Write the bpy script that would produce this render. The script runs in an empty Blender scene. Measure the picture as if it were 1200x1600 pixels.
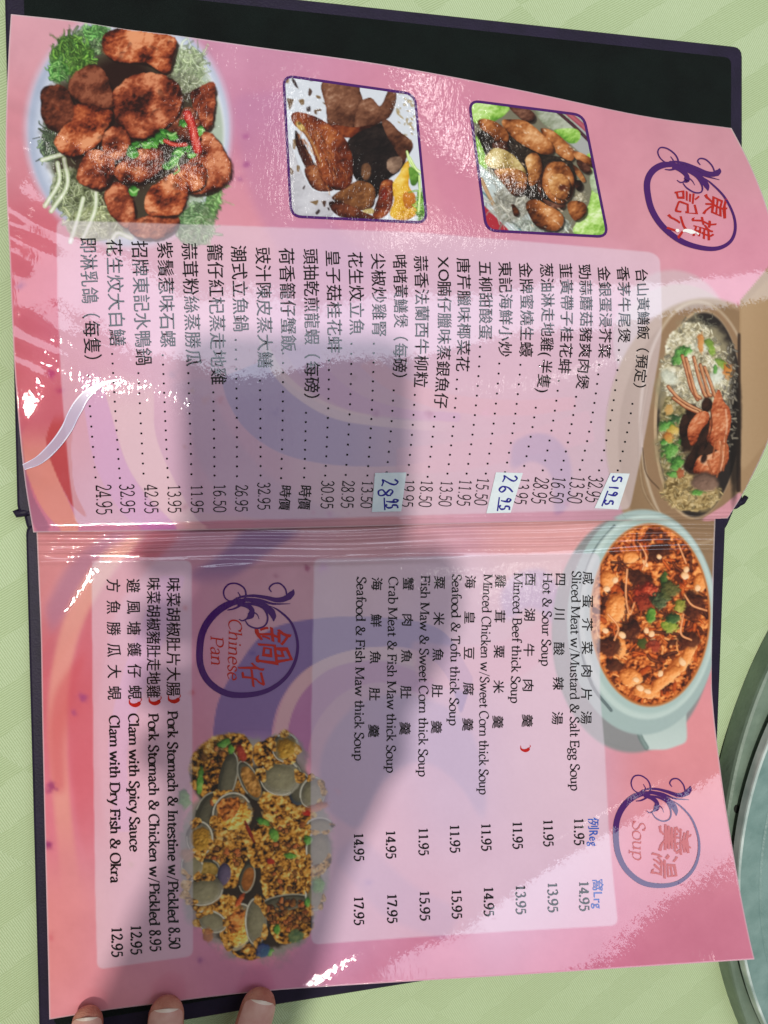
import bpy, math, random
import numpy as np
from mathutils import Matrix, Vector

random.seed(7)
RNG = np.random.default_rng(11)
scene = bpy.context.scene
COL = scene.collection

# ------------------------------------------------------------------ camera
S = 0.85                                    # metres per fitted unit
CAMR = np.array([[0.97811188, -0.00240131, 0.20806582],
                 [0.01588216, 0.99787798, -0.06314498],
                 [-0.20747267, 0.06506739, 0.97607445]])
CAMC = np.array([-0.08906596, 0.02694782, 0.35953537]) * S
FPX = 1202.0
cam_data = bpy.data.cameras.new('camera')
cam = bpy.data.objects.new('camera', cam_data)
COL.objects.link(cam)
cam_data.sensor_width = 36.0
cam_data.lens = FPX / 1600.0 * 36.0
cam_data.clip_start = 0.01
cam_data.clip_end = 50.0
cam.matrix_world = Matrix([[*CAMR.T[i], CAMC[i]] for i in range(3)] + [[0, 0, 0, 1]])
scene.camera = cam

# ------------------------------------------------------------------ light
world = bpy.data.worlds.new('World')
scene.world = world
world.use_nodes = True
world.node_tree.nodes['Background'].inputs['Color'].default_value = (1.0, 0.97, 0.94, 1)
world.node_tree.nodes['Background'].inputs['Strength'].default_value = 0.21


def lamp(name, loc, target, energy, color, size, size_y=None, shape='DISK', spread=180):
    d = bpy.data.lights.new(name, 'AREA')
    d.shape = shape
    d.size = size
    if size_y:
        d.size_y = size_y
    d.energy = energy
    d.color = color
    d.spread = math.radians(spread)
    o = bpy.data.objects.new(name, d)
    COL.objects.link(o)
    o.location = loc
    o.rotation_euler = (Vector(target) - Vector(loc)).to_track_quat('-Z', 'Y').to_euler()
    return o


lamp('ceiling_spot', (-0.43, -0.10, 2.1), (0, 0, 0), 27, (1.0, 0.94, 0.86), 0.06)
lamp('window_light', (0.45, 0.42, 1.5), (0.45, 0.42, 0), 8.5, (0.76, 0.86, 1.0), 1.6, 0.45, 'RECTANGLE')
lamp('ceiling_lamp', (0.13, 1.06, 1.5), (0, 0, 0), 0.18, (1.0, 0.95, 0.9), 0.10)
lamp('ceiling_lamp', (0.56, -0.22, 1.5), (0, 0, 0), 0.12, (1.0, 0.95, 0.9), 0.08)
lamp('ceiling_lamp', (0.43, 1.63, 1.5), (0, 0, 0), 0.40, (1.0, 0.95, 0.9), 0.10)

vs = scene.view_settings
vs.view_transform = 'Standard'
vs.look = 'None'
vs.exposure = 0.06
vs.gamma = 1.0

# ------------------------------------------------------------------ helpers
def lift(px, py, z):
    """point at height z that the photograph shows at pixel (px, py)"""
    px = np.asarray(px, float); py = np.asarray(py, float); z = np.asarray(z, float)
    d = np.stack([(px - 600) / FPX, -(py - 800) / FPX, -np.ones_like(px)], -1) @ CAMR
    k = (z - CAMC[2]) / d[..., 2]
    return CAMC + d * k[..., None]


def mesh_obj(name, verts, faces, mat=None, parent=None, smooth=True, colors=None, mats=None, fmat=None):
    me = bpy.data.meshes.new(name)
    verts = np.asarray(verts, float)
    me.from_pydata(verts.tolist(), [], [tuple(int(i) for i in f) for f in faces])
    return finish(name, me, mat, parent, smooth, colors, mats, fmat)


def finish(name, me, mat, parent, smooth, colors=None, mats=None, fmat=None):
    if colors is not None:
        a = me.color_attributes.new('print', 'FLOAT_COLOR', 'POINT')
        c = np.ones((len(me.vertices), 4), np.float32)
        c[:, :3] = colors
        a.data.foreach_set('color', c.ravel())
    if smooth:
        me.polygons.foreach_set('use_smooth', [True] * len(me.polygons))
    for m in (mats or ([mat] if mat else [])):
        me.materials.append(m)
    if fmat is not None:
        me.polygons.foreach_set('material_index', [int(i) for i in fmat])
    me.update()
    o = bpy.data.objects.new(name, me)
    COL.objects.link(o)
    if parent:
        o.parent = parent
    return o


def quad_mesh(name, verts, quads, mat, parent, colors=None, smooth=True):
    """fast numpy quad mesh"""
    me = bpy.data.meshes.new(name)
    nv, nq = len(verts), len(quads)
    me.vertices.add(nv)
    me.vertices.foreach_set('co', np.asarray(verts, np.float32).ravel())
    me.loops.add(nq * 4)
    me.loops.foreach_set('vertex_index', np.asarray(quads, np.int32).ravel())
    me.polygons.add(nq)
    me.polygons.foreach_set('loop_start', np.arange(0, nq * 4, 4, dtype=np.int32))
    me.update(calc_edges=True)
    me.validate()
    return finish(name, me, mat, parent, smooth, colors)


def empty(name, label, cat, group=None, loc=(0, 0, 0)):
    o = bpy.data.objects.new(name, None)
    COL.objects.link(o)
    o.location = loc
    o.empty_display_size = 0.02
    o['label'] = label
    o['category'] = cat
    if group:
        o['group'] = group
    return o


def lin(c):
    c = np.asarray(c, float)
    return np.where(c <= 0.04045, c / 12.92, ((c + 0.055) / 1.055) ** 2.4)


def rgb(r, g, b):
    return tuple(lin(np.array([r, g, b]) / 255.0)) + (1.0,)


def sm(a, b, x):
    t = np.clip((x - a) / (b - a), 0, 1)
    return t * t * (3 - 2 * t)


def crom(pts, n=8, closed=False):
    """Catmull-Rom through the points"""
    p = np.asarray(pts, float)
    if len(p) < 3 and not closed:
        return p
    if closed:
        q = np.vstack([p[-1], p, p[0], p[1]])
    else:
        q = np.vstack([2 * p[0] - p[1], p, 2 * p[-1] - p[-2]])
    out = []
    t = np.linspace(0, 1, n, endpoint=False)[:, None]
    for i in range(len(q) - 3):
        a, b, c, d = q[i:i + 4]
        out.append(0.5 * (2 * b + (c - a) * t + (2 * a - 5 * b + 4 * c - d) * t ** 2 + (3 * b - a - 3 * c + d) * t ** 3))
    if not closed:
        out.append(p[-1:])
    else:
        out.append(out[0][:1])
    return np.vstack(out)


# ------------------------------------------------------------------ page surfaces
TOP1 = np.array([(10, 21), (110, 32), (200, 46), (273, 55), (400, 73), (600, 101), (800, 138), (1000, 180), (1143, 200)], float)
RGT1 = np.array([(1143, 200), (1163, 238), (1180, 275), (1197, 320), (1210, 370), (1220, 440), (1222, 540), (1217, 620),
                 (1200, 690), (1165, 764), (1137, 810)], float)
BOT1 = np.array([(52, 832), (200, 830), (333, 828), (550, 823), (800, 816), (1000, 813), (1137, 810)], float)
LFT1 = np.array([(17, 22), (13, 90), (9, 200), (10, 300), (15, 400), (19, 500), (23, 580), (31, 680), (40, 760), (52, 832)], float)
TOP2 = np.array([(57, 829), (333, 825), (550, 820), (800, 813), (1000, 810), (1118, 808)], float)
BOT2 = np.array([(77, 1593), (157, 1580), (233, 1570), (400, 1550), (600, 1536), (800, 1524), (967, 1513), (1179, 1499)], float)
LFT2 = np.array([(57, 829), (60, 900), (64, 1000), (66, 1120), (70, 1300), (75, 1500), (77, 1593)], float)
RGT2 = np.array([(1118, 808), (1115, 900), (1112, 1050), (1115, 1110), (1121, 1165), (1131, 1240), (1143, 1315), (1158, 1400),
                 (1170, 1460), (1179, 1499)], float)


def ytop1(x): return np.interp(x, TOP1[:, 0], TOP1[:, 1])
def ybot1(x): return np.interp(x, BOT1[:, 0], BOT1[:, 1])
def ytop2(x): return np.interp(x, TOP2[:, 0], TOP2[:, 1])
def ybot2(x): return np.interp(x, BOT2[:, 0], BOT2[:, 1])


def sm_(a, b, x):
    t = np.clip((x - a) / (b - a), 0, 1)
    return t * t * (3 - 2 * t)


def z1(px, py):
    px = np.asarray(px, float); py = np.asarray(py, float)
    s = np.clip((px - 15) / 1180, 0, 1.05)
    t = np.clip((py - ytop1(px)) / (ybot1(px) - ytop1(px)), 0, 1)
    amp = 0.009 + 0.024 * np.maximum(s - .30, 0) ** 1.2
    tp = np.clip(0.68 - 0.42 * (s - 0.33), 0.40, 0.66) - .15 * (1 - sm_(.05, .28, s))
    g = t + (0.5 - tp) / (tp * (1 - tp)) * t * (1 - t)
    prof = np.sin(np.pi * g)
    z = 0.0085 + 0.003 * s + amp * prof + 1.0 * (np.maximum(340 - px, 0) * .00024) ** 2 * sm_(0, .25, t) * (1 - sm_(.8, 1, t))
    # soft crumples of the laminate
    z = z + 0.0002 * np.sin(px / 47.0 + 1.3 * np.sin(py / 90.0)) * np.sin(py / 61.0 + px / 170.0)
    db = ybot1(px) - py
    for c, w, hh in ((4, 1.6, .5), (10, 1.8, .45)):
        z = z + hh * .0007 * np.exp(-((db - c - 1.2 * np.sin(px / 120.0 + c)) / w) ** 2)
    lx = np.exp(-((px - 20) / 70.0) ** 2)
    z = z + lx * 0.0005 * np.sin(py / 37.0 + px / 26.0) + lx * 0.00025 * np.sin(py / 11.0 - px / 15.0 + 2 * np.sin(py / 29.0))
    return z


def z2(px, py):
    px = np.asarray(px, float); py = np.asarray(py, float)
    s = np.clip((px - 60) / 1100, 0, 1.05)
    t = np.clip((py - ytop2(px)) / (ybot2(px) - ytop2(px)), 0, 1)
    dd = ((px - 420) * 0.462 + (py - 1545) * 0.887) * 0.00024
    bend = 0.42 * (np.sqrt(np.maximum(dd + .006, 0) ** 2 + .009 ** 2) - .009) * (dd > -.006) + 1.1 * np.maximum(dd, 0) ** 2
    z = 0.0066 + 0.0012 * t + bend
    d = py - ytop2(px) + 2.4 * np.sin(px / 140.0) + 1.5 * np.sin(px / 53.0 + 1)
    for c, w, hh, ph in ((9, 2.6, .6, 0), (20, 3.6, .9, 1), (30, 2.6, .6, 2.2), (37, 2.2, .5, 3.1), (53, 4.5, .7, 4.4)):
        z = z + hh * 0.0013 * (.65 + .35 * np.sin(px / 97.0 + ph * 2)) * np.exp(-((d - c - 1.5 * np.sin(px / 210.0 + ph)) / w) ** 2)
    e = np.exp(-((d - 62 - 9 * np.sin(px / 120.0)) / 5.0) ** 2) * sm_(260, 420, px) * (1 - sm_(560, 800, px))
    z = z + .0009 * e
    z = z + 0.00018 * np.sin(px / 57.0 + 1.7 * np.sin(py / 70.0)) * np.sin(py / 83.0 + px / 130.0)
    lx = np.exp(-((px - 75) / 60.0) ** 2) * np.exp(-((py - 980) / 130.0) ** 2)
    z = z + lx * 0.0009 * np.sin(py / 21.0 + px / 17.0)
    return z


# ------------------------------------------------------------------ printed artwork (painted in memory, carried by the vertices)
CW, CH = 1260, 1620
CAN = np.zeros((CH, CW, 3), np.float32)
YY, XX = np.mgrid[0:CH, 0:CW].astype(np.float32)


def vnoise(scale, seed):
    r = np.random.default_rng(seed)
    an = .35 + .9 * seed
    D = math.hypot(CW, CH)
    gw = int(2 * D / scale) + 4
    g = r.random((gw, gw)).astype(np.float32)
    x = (XX * math.cos(an) + YY * math.sin(an) + D) / scale
    y = (-XX * math.sin(an) + YY * math.cos(an) + D) / scale
    xi = x.astype(int); yi = y.astype(int)
    fx = x - xi; fy = y - yi
    fx = fx * fx * (3 - 2 * fx); fy = fy * fy * (3 - 2 * fy)
    return (g[yi, xi] * (1 - fx) + g[yi, xi + 1] * fx) * (1 - fy) + (g[yi + 1, xi] * (1 - fx) + g[yi + 1, xi + 1] * fx) * fy


NZ = {k: vnoise(k, 100 + i) for i, k in enumerate((90, 40, 20, 11, 6, 3.5, 2))}
FB1 = NZ[20] * .4 + NZ[11] * .3 + NZ[6] * .2 + NZ[3.5] * .1
FB2 = NZ[11] * .3 + NZ[6] * .3 + NZ[3.5] * .25 + NZ[2] * .15
FB3 = NZ[6] * .35 + NZ[3.5] * .35 + NZ[2] * .3


def nslice(F, x0, x1, y0, y1, seed):
    oy = (seed * 7919) % (CH - (y1 - y0) - 1)
    ox = (seed * 104729) % (CW - (x1 - x0) - 1)
    return F[oy:oy + y1 - y0, ox:ox + x1 - x0]


def C3(c): return np.array(c, np.float32) / 255.0


_seed = [1]


def box(x0, x1, y0, y1):
    return max(0, int(x0)), min(CW, int(x1) + 1), max(0, int(y0)), min(CH, int(y1) + 1)


def put(x0, x1, y0, y1, m, c):
    v = CAN[y0:y1, x0:x1]
    v += (c - v) * m[..., None]


def ramp(t, cols):
    cols = [C3(c) for c in cols]
    t = np.clip(t, 0, 1)[..., None] * (len(cols) - 1)
    out = np.zeros(t.shape[:2] + (3,), np.float32) + cols[0]
    for i in range(len(cols) - 1):
        w = np.clip(t - i, 0, 1)
        out = out + (cols[i + 1] - cols[i]) * w
    return out


def blob(cx, cy, rx, ry, rot=0, cols=((60, 25, 15), (150, 75, 42), (205, 130, 85)), edge=.35, tex=.5, F=None, light=(-.5, -.8),
         soft=.08, alpha=1.0, ao=.35, flat=0.0, base=.45, gain=.55):
    _seed[0] += 1
    sd = _seed[0]
    R = max(rx, ry) * 1.35 + 2
    x0, x1, y0, y1 = box(cx - R, cx + R, cy - R, cy + R)
    if x1 <= x0 or y1 <= y0:
        return
    X = XX[y0:y1, x0:x1] - cx; Y = YY[y0:y1, x0:x1] - cy
    a = math.radians(rot)
    u = (X * math.cos(a) + Y * math.sin(a)) / rx
    v = (-X * math.sin(a) + Y * math.cos(a)) / ry
    F = FB1 if F is None else F
    n = nslice(F, x0, x1, y0, y1, sd) - .5
    n2 = nslice(FB2, x0, x1, y0, y1, sd + 5) - .5
    r = np.sqrt(u * u + v * v) + edge * (n * 1.2 + .3 * n2)
    m = 1 - sm(1 - soft, 1 + soft, r)
    h = np.sqrt(np.clip(1.05 - r * r, 0, 2)) * min(rx, ry) * .8 + tex * (n * 26 + n2 * 14) * min(1, min(rx, ry) / 25)
    gy, gx = np.gradient(h)
    sh = base + gain * (gx * -light[0] * -1 + gy * -light[1] * -1) * .7 * (1 - flat) + tex * n2 * .7 - ao * np.clip(r, 0, 1) ** 4
    put(x0, x1, y0, y1, m * alpha, ramp(sh, cols))


def strand(pts, w, cols, soft=1.0, alpha=1.0, taper=0.0, n=6):
    p = crom(pts, n)
    x0, x1, y0, y1 = box(p[:, 0].min() - w - 2, p[:, 0].max() + w + 2, p[:, 1].min() - w - 2, p[:, 1].max() + w + 2)
    if x1 <= x0 or y1 <= y0:
        return
    X = XX[y0:y1, x0:x1]; Y = YY[y0:y1, x0:x1]
    best = np.full(X.shape, 1e9, np.float32)
    L = len(p) - 1
    for i in range(L):
        a, b = p[i], p[i + 1]
        d = b - a
        k = np.clip(((X - a[0]) * d[0] + (Y - a[1]) * d[1]) / max(1e-6, d @ d), 0, 1)
        wl = w * (1 - taper * (i + .5) / L)
        dist = np.hypot(X - a[0] - k * d[0], Y - a[1] - k * d[1]) / wl
        best = np.minimum(best, dist)
    m = 1 - sm(1 - soft / w * .6, 1 + soft / w * .6, best)
    n2 = nslice(FB2, x0, x1, y0, y1, _seed[0]) - .5
    _seed[0] += 3
    put(x0, x1, y0, y1, m * alpha, ramp(1 - best * .9 + n2 * .5, cols))


def inpoly(poly):
    p = np.asarray(poly, float)
    x0, x1, y0, y1 = box(p[:, 0].min() - 30, p[:, 0].max() + 30, p[:, 1].min() - 30, p[:, 1].max() + 30)
    X = XX[y0:y1, x0:x1]; Y = YY[y0:y1, x0:x1]
    inside = np.zeros(X.shape, bool)
    j = len(p) - 1
    for i in range(len(p)):
        xi, yi = p[i]; xj, yj = p[j]
        if yi != yj:
            inside ^= ((yi > Y) != (yj > Y)) & (X < (xj - xi) * (Y - yi) / (yj - yi) + xi)
        j = i
    return (x0, x1, y0, y1), inside.astype(np.float32)


def blur(m, r):
    r = int(r)
    if r < 1:
        return m
    for _ in range(2):
        for ax in (0, 1):
            c = np.cumsum(np.pad(m, [(r + 1, r) if a == ax else (0, 0) for a in (0, 1)], mode='edge'), axis=ax)
            n = m.shape[ax]
            hi = np.take(c, np.arange(2 * r + 1, 2 * r + 1 + n), axis=ax)
            lo = np.take(c, np.arange(0, n), axis=ax)
            m = (hi - lo) / (2 * r + 1)
    return m


def roundpoly(poly, r, aa=.08):
    bb, m = inpoly(poly)
    return bb, sm(.5 - aa, .5 + aa, blur(m, r))


def fill(poly, col, r=6, aa=.1, alpha=1.0, col2=None, axis=0):
    (x0, x1, y0, y1), m = roundpoly(poly, r, aa)
    c = C3(col)
    if col2 is not None:
        G = (XX if axis == 0 else YY)[y0:y1, x0:x1]
        t = (G - G.min()) / max(1, G.max() - G.min())
        c = c + (C3(col2) - c) * t[..., None]
    put(x0, x1, y0, y1, m * alpha, c)


def ribbon(left, right, col, alpha, aa=.1, col2=None, axis=1, r=3, fx=None, fy=None):
    a = crom(left, 8); b = crom(right, 8)
    (x0, x1, y0, y1), m = roundpoly(np.vstack([a, b[::-1]]), r, aa)
    if fx: m = m * sm(fx[0], fx[1], XX[y0:y1, x0:x1]) if fx[0] < fx[1] else m * (1 - sm(fx[1], fx[0], XX[y0:y1, x0:x1]))
    if fy: m = m * sm(fy[0], fy[1], YY[y0:y1, x0:x1]) if fy[0] < fy[1] else m * (1 - sm(fy[1], fy[0], YY[y0:y1, x0:x1]))
    c = C3(col)
    if col2 is not None:
        G = (XX if axis == 0 else YY)[y0:y1, x0:x1]
        c = c + (C3(col2) - c) * ((G - G.min()) / max(1, G.max() - G.min()))[..., None]
    put(x0, x1, y0, y1, m * alpha, c)


def lump(poly, cols, ragged=.3, tex=.5, light=(-.45, -.85), base=.5, gain=.05, ao=.5, F=None, alpha=1.0, k=1.0, dx=0, dy=0, r0=2, patch=.5, crust=0.0):
    """a rounded piece with the outline of a polygon"""
    p = crom(np.array([(x / k + dx, y / k + dy) for x, y in poly], float), 5, True)
    (x0, x1, y0, y1), m0 = inpoly(p)
    _seed[0] += 1
    F = FB1 if F is None else F
    n = nslice(F, x0, x1, y0, y1, _seed[0]) - .5
    n2 = nslice(FB2, x0, x1, y0, y1, _seed[0] + 9) - .5
    n3 = nslice(NZ[20], x0, x1, y0, y1, _seed[0] + 4) - .5
    m = sm(.34, .66, blur(m0, r0) + ragged * (n + .5 * n2))
    h = blur(m0, 4) * 3 + blur(m0, 8) * 6 + blur(m0, 15) * 10
    h = h + tex * (n * 22 + n2 * 12)
    if crust:
        r1 = 1 - np.abs(2 * nslice(NZ[11], x0, x1, y0, y1, _seed[0] + 31) - 1); r2 = 1 - np.abs(2 * nslice(NZ[6], x0, x1, y0, y1, _seed[0] + 37) - 1)
        cr = r1 * .5 + r2 * .3 + .2 * (1 - np.abs(2 * nslice(NZ[3.5], x0, x1, y0, y1, _seed[0] + 41) - 1))
        h = h + crust * 7 * cr
        patch_ = crust * .5 * (cr - .55)
    else:
        patch_ = 0
    gy, gx = np.gradient(h)
    sh = patch_ + base + gain * 6 * -(gx * -light[0] + gy * -light[1]) * -1 * .7 + tex * n2 * .55 + patch * n3 - ao * np.clip(1 - blur(m0, 5), 0, 1) ** 1.2
    put(x0, x1, y0, y1, m * alpha, ramp(sh, cols))


def crumbs(poly, cols, ragged=.5, F=None, alpha=1.0, bias=0.0, r0=5, gain=2.0):
    """loose minced texture"""
    (x0, x1, y0, y1), m0 = inpoly(crom(poly, 5, True))
    _seed[0] += 1
    def nn(k, q):
        return nslice(NZ[k], x0, x1, y0, y1, _seed[0] + q)
    A = (nn(6, 0) + nn(6, 17)) * .25 + (nn(3.5, 3) + nn(3.5, 23)) * .2 + nn(2, 7) * .1
    B = (nn(11, 5) + nn(11, 29)) * .5
    m = sm(.35, .6, blur(m0, r0) + ragged * (A - .5 + .6 * (B - .5)))
    gy, gx = np.gradient(A * 9)
    t = .47 + bias + gain * (A - .5) + .8 * (B - .5) - .34 * gy - .2 * gx
    put(x0, x1, y0, y1, m * alpha, ramp(t, cols))


def scatter(n, cx, cy, rx, ry, fn, power=.5):
    for _ in range(n):
        a = random.random() * 6.283
        q = random.random() ** power
        fn(cx + rx * q * math.cos(a), cy + ry * q * math.sin(a))


def P(x, y, k=3.0, ox=0, oy=0): return (x / k + ox, y / k + oy)

# ---- page grounds
def field(points, sig):
    num = np.zeros((CH // 4, CW // 4, 3), np.float32); den = np.zeros((CH // 4, CW // 4, 1), np.float32)
    xs = XX[::4, ::4][:CH // 4, :CW // 4]; ys = YY[::4, ::4][:CH // 4, :CW // 4]
    for x, y, *c in points:
        w = (1.0 / (1 + (np.hypot(xs - x, ys - y) / sig) ** 4))[..., None]
        num += w * C3(c); den += w
    f = num / den
    return np.repeat(np.repeat(f, 4, 0), 4, 1)[:CH, :CW]


F1 = field([(30, 60, 214, 158, 180), (20, 200, 208, 132, 152), (380, 120, 200, 140, 178), (400, 220, 196, 122, 165), (420, 320, 222, 140, 160),
            (330, 330, 214, 150, 172), (700, 250, 206, 130, 165), (690, 340, 214, 138, 162), (960, 220, 212, 140, 166), (1100, 240, 212, 148, 170),
            (980, 380, 212, 146, 166), (1150, 420, 216, 142, 172), (60, 420, 205, 98, 118), (80, 560, 198, 92, 106), (150, 500, 212, 120, 170),
            (300, 520, 205, 140, 175), (500, 450, 190, 130, 180), (700, 450, 196, 140, 182), (900, 470, 200, 140, 178), (820, 600, 206, 140, 170),
            (300, 760, 190, 120, 160), (600, 780, 200, 150, 170), (760, 780, 205, 150, 180), (960, 640, 180, 140, 160)], 90)
F2 = field([(1080, 1190, 222, 140, 152), (1110, 1330, 214, 132, 160), (1110, 1460, 206, 118, 152), (900, 1500, 204, 110, 148), (650, 1500, 205, 118, 155),
            (400, 1520, 205, 124, 165), (200, 1550, 222, 140, 158), (90, 1450, 226, 138, 142), (110, 1250, 222, 112, 136), (80, 1050, 205, 92, 108),
            (90, 900, 205, 132, 140), (220, 1000, 210, 140, 180), (220, 1300, 214, 150, 178), (240, 1460, 212, 140, 182), (450, 930, 205, 160, 182),
            (380, 870, 190, 130, 160), (600, 860, 205, 150, 165), (850, 870, 222, 160, 165), (560, 1250, 220, 150, 185), (700, 950, 196, 150, 186),
            (850, 1000, 212, 160, 188), (700, 1200, 180, 140, 190), (850, 1200, 212, 160, 190), (800, 1400, 205, 150, 190), (550, 1420, 205, 150, 195)], 90)
BND = ytop2(XX[0])[None, :]
CAN[:] = np.where((YY < BND)[..., None], F1, F2)
CAN += (NZ[40][..., None] - .5) * .03 + (NZ[11][..., None] - .5) * .012

# ---- swirling ribbons, upper page
ribbon([(90, 640), (75, 690), (88, 740), (110, 790), (125, 826)], [(60, 640), (30, 690), (50, 760), (70, 800), (96, 828)], (218, 140, 128), .8, fy=(650, 720))
ribbon([(40, 640), (36, 700), (50, 770), (80, 826)], [(20, 640), (20, 700), (32, 770), (56, 828)], (150, 92, 126), .7, fy=(650, 740))
ribbon([(118, 640), (112, 690), (116, 760), (140, 815)], [(88, 640), (72, 690), (88, 742), (112, 790)], (190, 72, 78), .85, col2=(176, 60, 66), fy=(640, 670))
ribbon([(150, 560), (172, 640), (196, 720), (240, 790), (300, 828)], [(120, 560), (132, 640), (150, 730), (190, 800), (226, 828)], (196, 112, 190), .65, aa=.2, fy=(560, 640))
ribbon([(240, 600), (246, 690), (300, 800), (330, 826)], [(150, 560), (172, 640), (206, 740), (280, 828)], (226, 172, 176), .7, aa=.2, fy=(560, 650))
ribbon([(345, 590), (357, 630), (385, 672), (430, 704), (480, 720), (545, 728), (640, 726), (760, 700)],
       [(420, 560), (440, 590), (480, 620), (540, 645), (600, 652), (660, 655), (720, 665), (790, 660)], (124, 106, 168), .75, aa=.18, fx=(720, 520))
ribbon([(420, 540), (440, 575), (480, 612), (540, 640), (620, 655), (720, 662)],
       [(400, 520), (424, 580), (464, 622), (525, 655), (610, 668), (720, 676)], (222, 180, 186), .8, aa=.2, fx=(740, 560))
ribbon([(495, 540), (520, 585), (570, 620), (640, 640), (720, 645)],
       [(440, 540), (480, 600), (540, 638), (620, 652), (720, 660)], (186, 120, 178), .6, aa=.2)
ribbon([(590, 560), (630, 590), (700, 615), (800, 625), (900, 620)], [(560, 570), (610, 610), (690, 640), (800, 650), (900, 640)], (216, 136, 160), .6, aa=.2)
ribbon([(620, 700), (720, 690), (830, 670), (920, 640)], [(620, 740), (720, 736), (830, 712), (930, 690)], (212, 140, 168), .45, aa=.3)
ribbon([(800, 690), (840, 676), (875, 690), (893, 730), (890, 790)], [(796, 740), (830, 720), (860, 740), (866, 790), (862, 815)], (136, 108, 168), .6, aa=.25, r=8)
ribbon([(255, 600), (290, 640), (320, 740), (400, 822)], [(330, 590), (352, 660), (430, 750), (560, 818)], (150, 120, 165), .3, aa=.3, r=10)
ribbon([(300, 800), (450, 812), (620, 806)], [(330, 830), (470, 830), (640, 826)], (196, 128, 140), .5, aa=.3)
ribbon([(360, 150), (375, 240), (400, 330), (460, 430)], [(450, 140), (480, 260), (530, 360), (640, 440)], (176, 120, 172), .35, aa=.35, r=14)
ribbon([(700, 150), (680, 250), (700, 360)], [(760, 150), (740, 260), (760, 370)], (200, 120, 160), .3, aa=.35, r=14)

# ---- swirling ribbons, lower page
ribbon([(232, 832), (180, 890), (140, 950), (118, 1030), (108, 1150), (120, 1280), (150, 1400)], [(290, 832), (240, 880), (190, 940), (168, 1010), (150, 1120), (160, 1260), (180, 1360)],
       (206, 84, 100), .45, aa=.4, r=8, fy=(1400, 1220))
ribbon([(170, 850), (120, 920), (88, 1010), (74, 1120), (84, 1260), (100, 1420)], [(232, 832), (180, 890), (136, 960), (112, 1040), (104, 1150), (112, 1280), (130, 1420)],
       (232, 168, 150), .6, aa=.35, r=7, fy=(1420, 1250))
ribbon([(112, 1040), (84, 1090), (76, 1160), (84, 1240)], [(140, 1010), (116, 1080), (102, 1150), (100, 1240)], (204, 76, 90), .5, aa=.45, r=8)
ribbon([(170, 832), (110, 880), (70, 950)], [(210, 832), (150, 880), (100, 960), (80, 1000)], (150, 108, 152), .45, aa=.45, r=9)
ribbon([(380, 828), (340, 870), (290, 900)], [(480, 824), (410, 870), (330, 930)], (116, 88, 146), .6, aa=.4, r=9, fy=(925, 880))
ribbon([(250, 900), (215, 990), (190, 1060), (170, 1160), (180, 1300)], [(290, 900), (260, 990), (232, 1060), (200, 1170), (206, 1300)], (206, 130, 200), .55, aa=.25)
ribbon([(330, 1180), (340, 1100), (372, 1040), (420, 985), (500, 966), (600, 965), (690, 985), (740, 1060)],
       [(420, 1180), (432, 1110), (466, 1056), (520, 1025), (600, 1010), (660, 1020), (700, 1060), (720, 1120)], (112, 92, 162), .75, aa=.16)
ribbon([(420, 1200), (436, 1110), (468, 1056), (520, 1024), (590, 1010), (650, 1020)],
       [(440, 1200), (456, 1116), (486, 1068), (530, 1040), (590, 1030), (650, 1042)], (222, 176, 186), .7)
ribbon([(440, 1200), (456, 1116), (486, 1068), (530, 1040), (600, 1034), (680, 1060)],
       [(476, 1200), (490, 1140), (520, 1096), (560, 1072), (610, 1068), (670, 1090)], (174, 104, 170), .6, aa=.2)
ribbon([(500, 1260), (505, 1170), (560, 1100), (640, 1086), (720, 1120), (760, 1200)], [(560, 1300), (600, 1220), (660, 1190), (720, 1230), (760, 1300)], (140, 122, 180), .5, aa=.25, r=10)
ribbon([(640, 1000), (720, 1010), (790, 1000), (860, 960)], [(650, 1060), (730, 1080), (810, 1060), (880, 1000)], (214, 140, 172), .5, aa=.25, r=8)
ribbon([(780, 930), (800, 900), (850, 890), (880, 930)], [(790, 980), (820, 950), (850, 960), (872, 990)], (150, 130, 196), .6, aa=.3, r=10)
ribbon([(560, 1300), (640, 1380), (720, 1420)], [(520, 1340), (600, 1430), (700, 1470)], (150, 120, 178), .35, aa=.3, r=12)
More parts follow.
